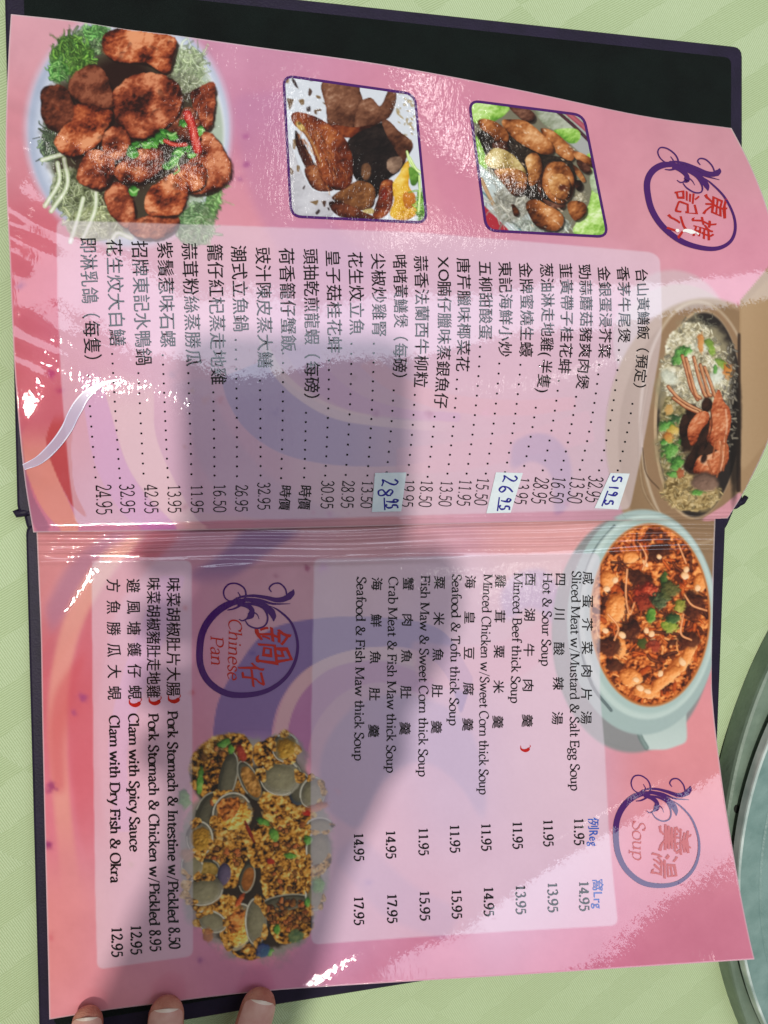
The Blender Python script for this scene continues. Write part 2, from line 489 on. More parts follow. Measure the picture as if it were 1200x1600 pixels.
for x, y, r, c, a in [(385, 213, 5, (170, 90, 150), .8), (385, 257, 5, (165, 85, 145), .8), (376, 280, 6, (150, 80, 140), .6), (80, 583, 8, (176, 50, 112), .8), (95, 610, 7, (170, 50, 100), .5),
                      (33, 445, 7, (150, 60, 120), .7), (430, 645, 7, (110, 80, 150), .7), (588, 647, 6, (160, 84, 140), .8), (670, 647, 6, (150, 76, 120), .8), (760, 645, 8, (220, 140, 176), .8),
                      (288, 697, 4, (160, 80, 90), .7), (345, 626, 7, (190, 90, 120), .7), (322, 625, 7, (190, 110, 120), .5), (300, 610, 4, (190, 130, 90), .6), (270, 585, 8, (150, 110, 150), .5),
                      (288, 793, 6, (160, 60, 90), .7), (515, 802, 5, (170, 90, 150), .6), (490, 800, 4, (180, 100, 140), .6), (553, 590, 5, (160, 110, 130), .5), (545, 802, 3, (170, 100, 140), .5),
                      (480, 888, 5, (150, 70, 110), .7), (505, 888, 7, (190, 110, 190), .6), (430, 900, 5, (160, 100, 130), .5), (290, 951, 5, (196, 60, 70), .7), (300, 1082, 6, (200, 90, 110), .6),
                      (81, 1230, 9, (150, 50, 110), .8), (73, 1320, 9, (140, 40, 110), .8), (128, 1090, 7, (150, 60, 130), .7), (115, 1113, 5, (150, 60, 130), .5), (313, 1500, 6, (140, 70, 140), .8),
                      (204, 1350, 5, (200, 140, 150), .8), (80, 1463, 6, (205, 90, 110), .6), (760, 958, 6, (205, 120, 170), .6), (866, 1020, 6, (220, 130, 180), .6), (330, 1050, 12, (196, 130, 170), .5),
                      (575, 1380, 7, (150, 110, 180), .6), (527, 1237, 5, (196, 120, 160), .5), (885, 787, 5, (170, 100, 140), .6), (450, 640, 4, (160, 110, 160), .5), (395, 1020, 5, (90, 70, 150), .5)]:
    (bx0, bx1, by0, by1) = box(x - 3 * r, x + 3 * r, y - 3 * r, y + 3 * r)
    d = np.hypot(XX[by0:by1, bx0:bx1] - x, YY[by0:by1, bx0:bx1] - y) + (NZ[6][by0:by1, bx0:bx1] - .5) * r
    put(bx0, bx1, by0, by1, a * np.exp(-(d / (r * .85)) ** 2), C3(c))

g_ = CAN.mean(-1, keepdims=True)
CAN[:] = (g_ + (CAN - g_) * .95) * np.array([1.03, 1.02, .97], np.float32)

# ---- dish: fried chicken on a round plate
DK = (30, 12, 8)


def soft_ellipse(cx, cy, rx, ry, rot, col, alpha=1.0, soft=.06, noise=0.0, col2=None):
    x0, x1, y0, y1 = box(cx - max(rx, ry) * 1.3, cx + max(rx, ry) * 1.3, cy - max(rx, ry) * 1.3, cy + max(rx, ry) * 1.3)
    X = XX[y0:y1, x0:x1] - cx; Y = YY[y0:y1, x0:x1] - cy
    a = math.radians(rot)
    u = (X * math.cos(a) + Y * math.sin(a)) / rx; v = (-X * math.sin(a) + Y * math.cos(a)) / ry
    r = np.sqrt(u * u + v * v) + noise * (FB1[y0:y1, x0:x1] - .5)
    c = C3(col)
    if col2 is not None:
        c = c + (C3(col2) - c) * np.clip(r, 0, 1)[..., None]
    put(x0, x1, y0, y1, alpha * (1 - sm(1 - soft, 1 + soft, r)), c)


soft_ellipse(200, 203, 162, 186, 0, (206, 204, 224), .75, .05)
soft_ellipse(200, 203, 156, 180, 0, (172, 184, 206), .95, .03)
soft_ellipse(206, 206, 150, 172, 0, (204, 212, 228), 1, .05)
soft_ellipse(208, 208, 143, 164, 0, (226, 230, 236), 1, .02)
soft_ellipse(210, 210, 139, 160, 0, (176, 190, 172), 1, .03)
soft_ellipse(200, 210, 124, 150, 0, (52, 40, 26), .9, .12, .25)
GREEN = ((28, 62, 24), (86, 146, 50), (164, 206, 96))
PALE = ((96, 116, 84), (176, 196, 150), (236, 242, 216))


def lettuce(n, cx, cy, rx, ry, cols, ln=16, w=3.2):
    ang = np.linspace(0, 6.283, 11)[:-1]
    crumbs([(cx + rx * .95 * math.cos(t) * random.uniform(.8, 1.15), cy + ry * .95 * math.sin(t) * random.uniform(.8, 1.15)) for t in ang], tuple(tuple(int(c * .8) for c in col) for col in cols), .7, alpha=.85, gain=1.7, bias=-.05)
    for _ in range(int(n * 1.7)):
        a = random.random() * 6.283; q = random.random() ** .6
        x, y = cx + rx * q * math.cos(a), cy + ry * q * math.sin(a)
        b = random.random() * 6.283
        L = ln * (.35 + .8 * random.random())
        k = random.uniform(.5, 1.2)
        cc = tuple(tuple(min(255, int(c * k)) for c in col) for col in cols)
        strand([(x, y), (x + L * .5 * math.cos(b) + random.uniform(-5, 5), y + L * .5 * math.sin(b) + random.uniform(-5, 5)), (x + L * math.cos(b), y + L * math.sin(b))],
               max(.9, w * random.uniform(.3, .8)), cc, 1.8, random.uniform(.45, .9), taper=random.uniform(0, .7))


lettuce(40, 140, 66, 30, 26, ((40, 60, 40), (110, 150, 90), (186, 200, 160)), 18)
lettuce(90, 112, 88, 34, 34, GREEN, 15, 3.6)
lettuce(30, 150, 48, 22, 12, ((40, 90, 40), (100, 170, 80), (170, 220, 140)), 15, 3)
lettuce(22, 92, 112, 16, 18, ((30, 80, 30), (90, 160, 70), (190, 230, 150)), 13, 4)
lettuce(90, 295, 105, 28, 36, ((110, 130, 90), (184, 204, 150), (238, 244, 220)), 22, 2.2)
lettuce(30, 285, 130, 30, 16, ((90, 100, 70), (170, 180, 140), (226, 230, 210)), 20, 2)
lettuce(40, 78, 222, 14, 32, ((36, 48, 40), (84, 104, 76), (150, 170, 130)), 18, 3.4)
lettuce(60, 120, 300, 44, 46, ((70, 80, 50), (160, 176, 120), (232, 236, 206)), 20, 2.6)
lettuce(60, 150, 350, 46, 26, ((110, 120, 70), (190, 200, 140), (240, 244, 214)), 22, 3)
lettuce(50, 305, 350, 36, 34, ((60, 110, 50), (130, 170, 110), (210, 230, 190)), 18, 3.4)
lettuce(24, 335, 305, 14, 28, ((60, 110, 50), (120, 170, 90), (190, 220, 160)), 20, 4)
for pts in [((66, 250), (90, 243), (110, 238)), ((80, 330), (105, 290), (100, 248)), ((70, 322), (92, 285), (90, 255)), ((110, 378), (122, 340), (130, 310)), ((130, 372), (148, 330), (150, 300)),
            ((170, 392), (182, 365), (205, 372))]:
    strand(pts, 3.6, ((150, 170, 120), (216, 226, 190), (250, 252, 240)), 1.5, .9)
soft_ellipse(195, 122, 44, 30, 10, (34, 14, 10), .95, .3)
soft_ellipse(190, 200, 90, 90, 0, (40, 18, 12), .9, .3, .4)
CK = ((40, 12, 8), (108, 42, 24), (160, 76, 44), (214, 138, 98))
CKD = ((38, 16, 12), (74, 32, 20), (112, 54, 34), (150, 86, 60))
CKR = ((52, 16, 10), (128, 50, 26), (178, 88, 48), (226, 152, 108))


def chicken(cx, cy, rx, ry, rot, cols):
    blob(cx, cy, rx, ry, rot, cols, .34, .62, FB1, (-.35, -.8), .05, 1, .42, base=.5, gain=.42)
    for _ in range(int(rx * ry / 120)):
        a = random.random() * 6.283; q = random.random() ** .5 * .75
        rr = random.uniform(3.5, 9)
        blob(cx + rx * q * math.cos(a), cy + ry * q * math.sin(a), rr, rr * random.uniform(.5, 1), random.uniform(0, 180), cols, .5, .5, FB2, (-.35, -.8), .35, random.uniform(.3, .7), .3, base=.5, gain=.7)


for poly, cl in [
    ([(890, 440), (930, 410), (990, 385), (1010, 410), (1005, 500), (985, 600), (950, 600), (920, 540)], CK),
    ([(320, 400), (350, 340), (440, 300), (490, 330), (525, 420), (530, 510), (470, 515), (390, 490), (330, 450)], CKD),
    ([(840, 520), (900, 500), (930, 560), (950, 640), (900, 660), (780, 640), (800, 560)], CKD),
    ([(500, 150), (620, 130), (760, 150), (825, 180), (820, 240), (800, 330), (760, 345), (690, 300), (580, 290), (510, 270), (480, 220)], CKR),
    ([(490, 900), (540, 850), (600, 880), (625, 960), (630, 1040), (590, 1070), (540, 1030), (500, 970)], CK),
    ([(610, 1040), (700, 1010), (830, 1010), (830, 1060), (770, 1110), (680, 1120), (610, 1090)], CK),
    ([(195, 420), (250, 400), (310, 410), (345, 480), (360, 560), (300, 620), (215, 590), (188, 520)], CKD),
    ([(530, 430), (600, 370), (680, 340), (790, 360), (850, 420), (840, 520), (780, 590), (700, 640), (610, 640), (550, 580), (530, 500)], CK),
    ([(350, 490), (450, 500), (525, 520), (520, 570), (480, 640), (440, 690), (350, 735), (280, 710), (255, 660), (290, 600), (340, 560)], CKR),
    ([(490, 620), (560, 590), (610, 640), (605, 700), (560, 750), (510, 740), (480, 690)], CK),
    ([(400, 720), (460, 700), (520, 730), (540, 780), (510, 860), (460, 890), (380, 860), (360, 820)], CK),
    ([(950, 610), (1010, 640), (1060, 720), (1085, 790), (1060, 860), (990, 900), (900, 910), (850, 880), (820, 830), (900, 740), (940, 680)], CK),
    ([(820, 800), (880, 760), (960, 780), (960, 860), (900, 900), (840, 870)], CKR),
    ([(530, 800), (610, 720), (700, 690), (760, 690), (770, 770), (720, 830), (640, 860), (560, 850)], CK),
    ([(690, 900), (760, 840), (820, 810), (870, 860), (880, 910), (840, 1000), (760, 1010), (680, 990)], CKR)]:
    lump([(x + 10, y + 12) for x, y in poly], ((22, 8, 6), (38, 16, 10)), .5, .2, k=3.0, alpha=.85, r0=5)
    lump(poly, cl, .75, .8, k=3.0, base=.56, gain=.03, ao=.6, patch=1.1, crust=1.25, r0=3)
for _ in range(120):
    x, y = random.uniform(70, 350), random.uniform(50, 365)
    c = CAN[int(y), int(x)]
    if c[0] > .36 and c[0] > c[1] * 1.35 and c[2] < .36:
        blob(x, y, random.uniform(3, 8), random.uniform(2, 5), random.uniform(0, 180), random.choice([CKR, CK, CKD]), .7, .6, FB2, (-.4, -.8), .5, random.uniform(.25, .6), .3, base=.5, gain=.8)
SC = ((26, 72, 24), (84, 158, 60), (178, 226, 140))
for c in [(240, 222, 10, 8), (252, 216, 9, 9), (228, 226, 8, 7), (207, 237, 7, 12), (213, 226, 7, 6), (279, 238, 14, 7), (292, 232, 8, 7), (264, 258, 9, 7), (272, 250, 8, 8), (312, 204, 6, 10), (286, 192, 9, 6), (300, 242, 7, 5), (209, 298, 6, 9), (256, 206, 6, 5), (268, 212, 12, 7)]:
    blob(c[0], c[1], c[2] * 1.05, c[3] * .9, random.uniform(-40, 40), SC, 1.0, .7, FB2, soft=.15, base=.5, gain=.4)
    strand([(c[0] - 6, c[1] + random.uniform(-5, 5)), (c[0], c[1] + random.uniform(-3, 3)), (c[0] + 7, c[1] + random.uniform(-5, 5))], 1.6, random.choice([((20, 60, 20), (60, 120, 44)), ((140, 200, 110), (196, 232, 160))]), 1.2, .8)
strand([(292, 178), (300, 196), (304, 214), (309, 234)], 7, ((110, 20, 16), (190, 44, 36), (226, 110, 96)), 1)
strand([(258, 220), (272, 226), (290, 226)], 3.4, ((110, 20, 16), (180, 50, 36), (226, 110, 96)), 1)
strand([(272, 272), (280, 266), (276, 256), (268, 262)], 1.4, ((60, 110, 40), (170, 210, 120)), 1)

# ---- dish: roast squab on a paper doily
SQ = [(443, 118), (648, 147), (667, 348), (455, 338)]
bbq, mq = roundpoly(SQ, 9, .05)
keep = CAN.copy()
fill(SQ, (214, 220, 228), 2, .1)
KQ = dict(k=4.8, dx=430, dy=105)
lump([(100, 560), (260, 900), (420, 960), (420, 1120), (150, 1110), (110, 820)], ((150, 148, 154), (196, 194, 200), (226, 226, 230)), .2, .4, alpha=.8, **KQ)
HO = ((40, 26, 20), (96, 70, 46), (140, 110, 76))
for pl in [[(80, 80), (110, 90), (100, 125), (70, 110)], [(110, 65), (150, 100), (185, 180), (140, 130)], [(245, 90), (300, 90), (270, 110)], [(85, 230), (140, 240), (130, 280), (105, 330), (95, 270)], [(170, 245), (215, 235), (220, 280), (195, 285)],
           [(255, 150), (280, 180), (265, 220), (245, 210)], [(300, 205), (345, 220), (340, 240), (310, 230)], [(235, 300), (265, 290), (265, 335), (230, 330)], [(290, 320), (345, 310), (350, 330), (310, 330), (320, 360), (295, 350)], [(345, 255), (385, 270), (375, 285)],
           [(130, 540), (160, 540), (150, 620), (130, 610)], [(160, 730), (185, 740), (180, 790), (160, 780)], [(105, 740), (140, 780), (130, 810), (110, 800)], [(200, 910), (235, 870), (215, 920)], [(245, 1010), (330, 995), (310, 1040), (280, 1020)], [(345, 1000), (385, 1000), (370, 1060)],
           [(300, 1090), (330, 1060), (340, 1080), (310, 1115)], [(180, 1095), (200, 1110), (190, 1112)], [(385, 1040), (410, 1060), (405, 1090)]]:
    fill([(x / 4.8 + 430, y / 4.8 + 105) for x, y in pl], random.choice([(70, 46, 34), (96, 70, 44), (44, 30, 30), (120, 92, 56)]), 1, .25, alpha=.92)
for _ in range(34):
    x, y = random.uniform(618, 652), random.uniform(142, 240)
    blob(x, y, random.uniform(1.5, 5), random.uniform(1, 2.5), random.uniform(0, 180), ((120, 100, 50), (166, 136, 80), (200, 180, 130)), 1.4, .5, FB2, soft=.4, alpha=.6)
RB = ((34, 14, 10), (84, 46, 30), (132, 86, 62), (196, 160, 134))
RO = ((24, 8, 6), (72, 28, 16), (122, 62, 34), (184, 120, 74))
ROR = ((36, 10, 6), (98, 36, 16), (150, 74, 36), (206, 138, 78))
QK = dict(patch=.6, crust=.45, r0=1, base=.52, gain=.035, **KQ)
lump([(560, 530), (830, 410), (900, 520), (980, 680), (930, 780), (840, 850), (720, 1020), (660, 900), (590, 820), (560, 680)], ((8, 5, 5), (22, 14, 14), (48, 36, 32)), .15, .5, crust=.4, **KQ)
lump([(355, 110), (600, 120), (640, 190), (660, 280), (610, 380), (600, 470), (500, 520), (400, 440), (380, 300)], RB, .14, .5, **QK)
lump([(600, 370), (640, 260), (720, 230), (790, 290), (850, 170), (900, 170), (905, 260), (860, 370), (760, 430), (660, 470), (600, 480)], RB, .16, .5, **dict(QK, base=.6))
lump([(400, 430), (600, 450), (780, 420), (640, 480), (560, 530), (480, 510)], ROR, .2, .5, **QK)
lump([(800, 410), (850, 400), (930, 480), (1010, 540), (1035, 600), (985, 680), (960, 720), (900, 620), (850, 540)], RB, .16, .5, **dict(QK, base=.5))
lump([(850, 690), (940, 670), (950, 740), (890, 800), (840, 760)], ((80, 56, 44), (160, 130, 108), (214, 190, 170)), .3, .5, **QK)
lump([(650, 740), (700, 720), (720, 780), (690, 850), (650, 820)], ((60, 34, 24), (120, 82, 54), (180, 140, 100)), .3, .5, **QK)
lump([(150, 470), (210, 560), (290, 720), (330, 860), (300, 900), (230, 760), (160, 600)], ((24, 8, 8), (58, 22, 16), (96, 48, 32)), .2, .5, **QK)
lump([(220, 760), (330, 740), (420, 850), (440, 920), (330, 930), (260, 880)], RO, .25, .6, **QK)
lump([(440, 960), (560, 880), (640, 850), (740, 900), (740, 1040), (640, 1075), (520, 1040), (430, 990)], ((30, 14, 8), (88, 48, 24), (136, 86, 46), (176, 130, 80)), .2, .6, **QK)
lump([(400, 1010), (520, 1020), (650, 1080), (740, 1120), (740, 1150), (480, 1120)], RO, .2, .6, **QK)
lump([(120, 360), (170, 335), (300, 370), (420, 440), (520, 530), (570, 640), (585, 800), (560, 890), (470, 925), (370, 880), (320, 760), (280, 620), (220, 500), (140, 430)], ROR, .1, .5, **QK)
for k in range(120):
    t = random.random(); s2 = random.uniform(-1, 1)
    x = 470 + 60 * t + s2 * 20 * (.4 + t * .6); y = 196 + 84 * t - s2 * 14
    L = .4 + .6 * t
    strand([(x, y), (x + 4 * L, y + 7 * L + random.uniform(-2, 2)), (x + 5 * L + random.uniform(-2, 2), y + 14 * L)], random.uniform(.5, 1.2), random.choice([((40, 12, 6), (80, 28, 14)), ((150, 76, 36), (186, 108, 58)), ((176, 110, 58), (214, 154, 96))]), 1.2, .4)
strand([(468, 196), (480, 210), (492, 232), (500, 252)], 4.2, ((110, 62, 28), (166, 106, 52), (206, 160, 96)), 2, .7, taper=.5)
lump([(150, 415), (185, 408), (220, 450), (225, 480), (180, 470)], ((140, 100, 40), (206, 176, 100), (240, 220, 160)), .2, .3, **KQ)
blob(468, 193, 3, 2.4, 0, ((90, 70, 40), (130, 106, 70)), .2, .3)
lump([(800, 860), (880, 850), (890, 940), (860, 1080), (780, 1140), (730, 1120), (770, 980)], ROR, .25, .6, **QK)
blob(600, 304, 6, 10, 0, ((60, 10, 8), (120, 28, 18), (190, 90, 70)), .6, .5, FB2, soft=.4, alpha=.8)
lump([(880, 880), (930, 800), (960, 740), (1000, 700), (1010, 800), (1000, 880), (1050, 980), (1060, 1100), (960, 1150), (860, 1110), (890, 1000)], ((150, 84, 10), (206, 148, 26), (228, 182, 60), (244, 220, 130)), .2, .6, **dict(QK, base=.6))
lump([(960, 950), (1040, 940), (1050, 1030), (980, 1060)], ((150, 70, 16), (190, 106, 30), (220, 150, 60)), .4, .5, alpha=.8, **KQ)
lump([(640, 1080), (730, 1060), (730, 1100)], ((190, 170, 110), (230, 216, 170)), .2, .2, **KQ)
lump([(1000, 740), (1080, 800), (1060, 880), (1020, 880)], ((50, 90, 24), (96, 146, 50), (150, 190, 90)), .4, .6, **KQ)
lettuce(22, 656, 320, 7, 26, ((40, 100, 20), (110, 176, 50), (190, 230, 130)), 18, 2)
for pts in [((636, 237), (642, 256), (660, 272)), ((640, 246), (650, 264), (658, 270)), ((655, 275), (656, 300), (654, 330))]:
    strand(pts, 1.8, ((130, 180, 70), (206, 236, 140), (240, 250, 206)), 1)
M = np.zeros((CAN.shape[0], CAN.shape[1], 1), np.float32); M[bbq[2]:bbq[3], bbq[0]:bbq[1], 0] = mq
CAN[:] = keep + (CAN - keep) * M

# ---- dish: glazed goose pieces on a red tray
GO = [(733, 157), (912, 180), (950, 370), (760, 360)]
bbg, mg = roundpoly(GO, 9, .05)
keep = CAN.copy()
fill(GO, (120, 116, 96), 2, .1)
KG = dict(k=5.0, dx=725, dy=145)
LTC = ((84, 140, 40), (140, 190, 76), (186, 224, 128), (226, 244, 190))
lump([(40, 60), (330, 90), (330, 160), (220, 230), (110, 240), (60, 200)], LTC, .5, .7, crust=.6, base=.55, **KG)
lump([(90, 340), (170, 420), (180, 620), (120, 600)], LTC, .5, .7, crust=.6, base=.55, **KG)
fill([(842, 166), (915, 176), (930, 260), (880, 215)], (170, 172, 168), 3, .2)
lump([(560, 130), (760, 150), (900, 300), (820, 330), (640, 260)], ((110, 120, 90), (170, 176, 156), (216, 220, 206)), .5, .6, **KG)
strand([(868, 172), (898, 198), (928, 228)], 2.6, ((40, 28, 32), (86, 44, 54)), 1)
strand([(884, 174), (912, 198), (928, 214)], 4, ((150, 56, 70), (186, 100, 112)), 1.5)
lump([(700, 290), (880, 280), (910, 350), (850, 400), (760, 350)], LTC, .5, .7, crust=.6, base=.5, **KG)
lump([(960, 480), (1060, 560), (1130, 1100), (860, 1100), (900, 980), (980, 860), (1000, 640)], LTC, .4, .7, crust=.9, base=.58, **KG)
lump([(990, 600), (1060, 640), (1080, 780), (1000, 760)], ((130, 150, 110), (190, 206, 170), (226, 234, 214)), .5, .6, **KG)
fill([(742, 250), (800, 300), (880, 362), (756, 362)], (196, 208, 206), 3, .2)
fill([(750, 314), (800, 364), (756, 364)], (172, 42, 56), 3, .15)
strand([(752, 308), (780, 336), (806, 362)], 2.2, ((150, 160, 166), (232, 238, 240)), 1)
strand([(754, 300), (784, 330), (816, 362)], 1.4, ((50, 96, 110), (86, 130, 140)), 1, .8)
strand([(752, 280), (766, 310), (780, 335)], 3, ((150, 96, 50), (206, 160, 110)), 1.5, .8)
lettuce(70, 800, 318, 36, 30, ((130, 124, 104), (206, 204, 186), (248, 246, 238)), 26, 2.0)
lettuce(50, 850, 352, 50, 12, ((120, 130, 110), (196, 206, 190), (244, 248, 240)), 18, 2.2)
lettuce(20, 905, 308, 12, 10, ((130, 120, 90), (206, 196, 160), (244, 240, 224)), 12, 1.6)
lump([(110, 300), (350, 330), (480, 400), (620, 480), (840, 530), (860, 760), (600, 900), (480, 800), (250, 640), (140, 420)], ((14, 10, 8), (36, 26, 20), (66, 52, 42)), .5, .7, F=FB2, alpha=.95, **KG)
for _ in range(60):
    x, y = random.uniform(755, 850), random.uniform(212, 262)
    b = random.random() * 6.28
    strand([(x, y), (x + 5 * math.cos(b), y + 5 * math.sin(b))], .7, ((70, 62, 54), (130, 120, 108)), 1, .7)
G1 = ((40, 14, 6), (120, 62, 26), (186, 116, 62), (232, 180, 128))
G2 = ((52, 22, 10), (140, 80, 38), (204, 144, 84), (240, 204, 156))
GD = ((24, 10, 8), (76, 40, 28), (128, 84, 64), (196, 160, 140))
GK = dict(F=FB1, patch=.8, crust=.4, r0=1, base=.55, gain=.04, **KG)
for pl, c in [([(350, 110), (440, 110), (540, 150), (550, 220), (490, 230), (430, 190)], GD),
              ([(600, 280), (700, 300), (800, 390), (870, 470), (840, 530), (760, 500), (690, 440), (630, 360)], G1),
              ([(310, 210), (440, 210), (530, 250), (620, 330), (690, 400), (700, 470), (620, 480), (520, 440), (420, 380), (340, 310), (300, 250)], G1),
              ([(110, 215), (180, 205), (270, 240), (340, 310), (340, 380), (260, 400), (210, 330), (130, 280)], G1),
              ([(240, 380), (330, 380), (350, 440), (280, 460), (220, 420)], GD),
              ([(860, 455), (960, 490), (1035, 550), (1020, 590), (940, 550), (870, 510)], G1),
              ([(880, 520), (960, 560), (1000, 610), (960, 630), (900, 590)], GD),
              ([(850, 560), (900, 600), (950, 680), (930, 700), (880, 640)], G2),
              ([(190, 470), (250, 430), (360, 470), (450, 560), (490, 640), (420, 640), (300, 600), (200, 580), (160, 520)], ((90, 70, 30), (176, 150, 90), (220, 200, 140), (246, 236, 196))),
              ([(235, 610), (330, 590), (430, 600), (490, 650), (480, 760), (430, 800), (370, 790), (300, 700)], G2),
              ([(480, 520), (530, 470), (580, 480), (610, 560), (600, 640), (550, 720), (510, 720), (500, 620)], G2),
              ([(580, 690), (620, 600), (680, 540), (600, 780), (700, 860), (800, 860), (760, 910), (660, 880), (590, 800)], GD),
              ([(650, 570), (730, 535), (800, 560), (850, 640), (860, 720), (840, 810), (780, 860), (700, 850), (640, 790), (610, 700)], G1),
              ([(690, 640), (780, 640), (830, 720), (790, 830), (700, 800), (660, 720)], G2),
              ([(860, 690), (920, 690), (920, 760), (880, 760)], GD),
              ([(480, 870), (550, 830), (640, 870), (760, 940), (775, 1020), (720, 1075), (600, 1060), (530, 1000)], G1),
              ([(810, 870), (870, 840), (950, 870), (950, 950), (870, 1000), (820, 940)], G1),
              ([(370, 870), (410, 890), (430, 950), (390, 960)], G1)]:
    lump([(x + 14, y + 16) for x, y in pl], ((14, 8, 6), (30, 18, 12)), .3, .2, alpha=.7, r0=3, **KG)
    lump(pl, c, .3, .6, **GK)
blob(879, 293, 6, 5, 0, ((70, 26, 14), (110, 54, 34)), .6, .5, FB2, soft=.4)
for _ in range(70):
    x, y = random.choice([(random.uniform(800, 860), random.uniform(195, 235)), (random.uniform(870, 900), random.uniform(225, 250)), (random.uniform(765, 820), random.uniform(245, 275)), (random.uniform(855, 890), random.uniform(255, 320)), (random.uniform(830, 880), random.uniform(325, 355))])
    blob(x, y, random.uniform(1, 3), random.uniform(.7, 1.4), random.uniform(20, 60), ((220, 180, 140), (246, 226, 200), (252, 244, 232)), .5, .3, FB2, soft=.5, alpha=random.uniform(.3, .8))
M = np.zeros((CAN.shape[0], CAN.shape[1], 1), np.float32); M[bbg[2]:bbg[3], bbg[0]:bbg[1], 0] = mg
CAN[:] = keep + (CAN - keep) * M

# ---- dish: crab and rice in a bamboo steamer
soft_ellipse(1050, 530, 92, 108, 0, (206, 196, 196), .55, .04)
soft_ellipse(1060, 540, 94, 96, 0, (198, 186, 178), .6, .03)
soft_ellipse(1104, 680, 158, 214, 0, (164, 136, 104), .95, .02)
soft_ellipse(1112, 690, 146, 214, 0, (178, 148, 112), 1, .02, col2=(142, 114, 84))
soft_ellipse(1090, 660, 92, 190, 0, (196, 176, 150), .9, .02)
soft_ellipse(1091, 661, 88, 187, 0, (150, 120, 90), 1, .02)
strand([(1012, 600), (1000, 680), (1004, 760), (1030, 806)], 2.5, ((120, 96, 70), (176, 150, 118)), 1.5, .7)
strand([(1004, 700), (1010, 740), (1030, 764)], 1.2, ((70, 50, 36), (96, 74, 54)), 1, .7)
soft_ellipse(1091, 648, 69, 163, 3, (196, 168, 134), 1, .015)
soft_ellipse(1093, 648, 66, 160, 3, (40, 34, 32), 1, .02)
fill([(1156, 470), (1215, 400), (1235, 560), (1220, 700), (1170, 790), (1140, 812), (1150, 760)], (172, 142, 106), 3, .1, col2=(158, 126, 92))
fill([(1153, 520), (1157, 520), (1158, 770), (1150, 770)], (60, 44, 34), 2, .3)
fill([(1158, 480), (1206, 430), (1212, 560), (1206, 680), (1158, 740)], (190, 160, 124), 5, .25, alpha=.8, col2=(164, 134, 98))
fill([(1090, 815), (1130, 790), (1160, 765), (1150, 812)], (212, 150, 160), 3, .2)
lettuce(60, 1090, 520, 30, 26, ((40, 40, 34), (90, 88, 76), (140, 136, 120)), 14, 2)


def rice(n, cx, cy, rx, ry, cols):
    for _ in range(n):
        a = random.random() * 6.283; q = random.random() ** .55
        x, y = cx + rx * q * math.cos(a), cy + ry * q * math.sin(a)
        b = random.random() * 3.14; L = random.uniform(3, 7)
        k = random.uniform(.6, 1.15)
        strand([(x, y), (x + L * math.cos(b), y + L * math.sin(b))], random.uniform(1, 1.9), tuple(tuple(min(255, int(v * k)) for v in c) for c in cols), 1.2, .85)


RI = ((120, 110, 84), (196, 186, 152), (240, 236, 214))
soft_ellipse(1086, 600, 54, 96, 8, (150, 140, 110), .95, .2, .5)
soft_ellipse(1060, 700, 34, 80, -4, (146, 130, 96), .95, .2, .5)
soft_ellipse(1080, 770, 46, 28, 10, (160, 138, 92), .95, .2, .4)
crumbs([(1050, 520), (1090, 505), (1125, 540), (1140, 600), (1120, 650), (1060, 640), (1036, 590)], RI, .8, bias=.1, gain=1.4)
rice(240, 1084, 575, 52, 72, RI)
crumbs([(1040, 620), (1075, 640), (1070, 720), (1075, 760), (1045, 760), (1030, 690)], ((80, 74, 46), (150, 136, 92), (206, 194, 156)), .8, gain=1.4)
rice(110, 1058, 690, 30, 70, ((90, 84, 54), (170, 156, 116), (220, 210, 180)))
crumbs([(1040, 750), (1080, 742), (1120, 760), (1110, 792), (1070, 798), (1042, 780)], ((100, 80, 44), (176, 150, 98), (214, 192, 144)), .8, gain=1.4)
rice(90, 1078, 768, 48, 26, ((110, 90, 50), (184, 158, 104), (220, 200, 150)))
rice(50, 1140, 600, 12, 60, ((70, 66, 60), (140, 134, 120), (180, 174, 160)))
for x, y in [(1112, 592), (1125, 585), (1098, 540), (1090, 600), (1046, 590)]:
    blob(x, y, 14, 10, random.uniform(-40, 40), ((180, 186, 170), (226, 232, 214), (250, 252, 244)), .6, .5, FB2, soft=.4, alpha=.8)
for x, y, a, b, r, c in [(1062, 556, 9, 12, 20, SC), (1075, 548, 8, 7, 0, SC), (1110, 545, 6, 12, -20, ((60, 90, 20), (120, 160, 50), (190, 210, 110))), (1128, 568, 5, 11, -50, ((60, 90, 20), (130, 165, 60), (200, 216, 130))), (1117, 577, 3, 6, 0, SC),
                         (1044, 665, 12, 8, 0, SC), (1056, 655, 10, 8, 0, ((20, 50, 26), (50, 90, 50), (110, 150, 90))), (1048, 705, 12, 13, 0, SC), (1058, 725, 9, 12, 30, SC), (1040, 690, 8, 6, 0, SC), (1066, 690, 6, 5, 0, SC), (1090, 770, 10, 5, 0, SC), (1054, 740, 8, 5, 0, SC),
                         (1095, 535, 5, 14, 0, ((170, 90, 30), (214, 140, 70), (236, 180, 110))), (1137, 580, 7, 12, 0, ((180, 90, 30), (222, 140, 60), (240, 180, 100))), (1044, 683, 8, 8, 0, ((170, 90, 30), (214, 140, 60), (236, 190, 110))), (1052, 672, 8, 7, 0, ((180, 140, 50), (222, 184, 90), (240, 214, 140))), (1064, 738, 6, 6, 0, ((150, 70, 40), (204, 120, 80))), (1046, 640, 6, 7, 0, ((190, 140, 70), (230, 190, 120)))]:
    blob(x, y, a * 1.1, b * 1.1, r, c, 1.3, .8, FB2, soft=.3, base=.5, alpha=.85)
blob(1078, 672, 13, 40, 8, ((24, 14, 10), (74, 46, 32)), .5, .3, soft=.2)
blob(1100, 690, 20, 36, 5, ((24, 14, 10), (84, 52, 36)), .5, .3, soft=.2)
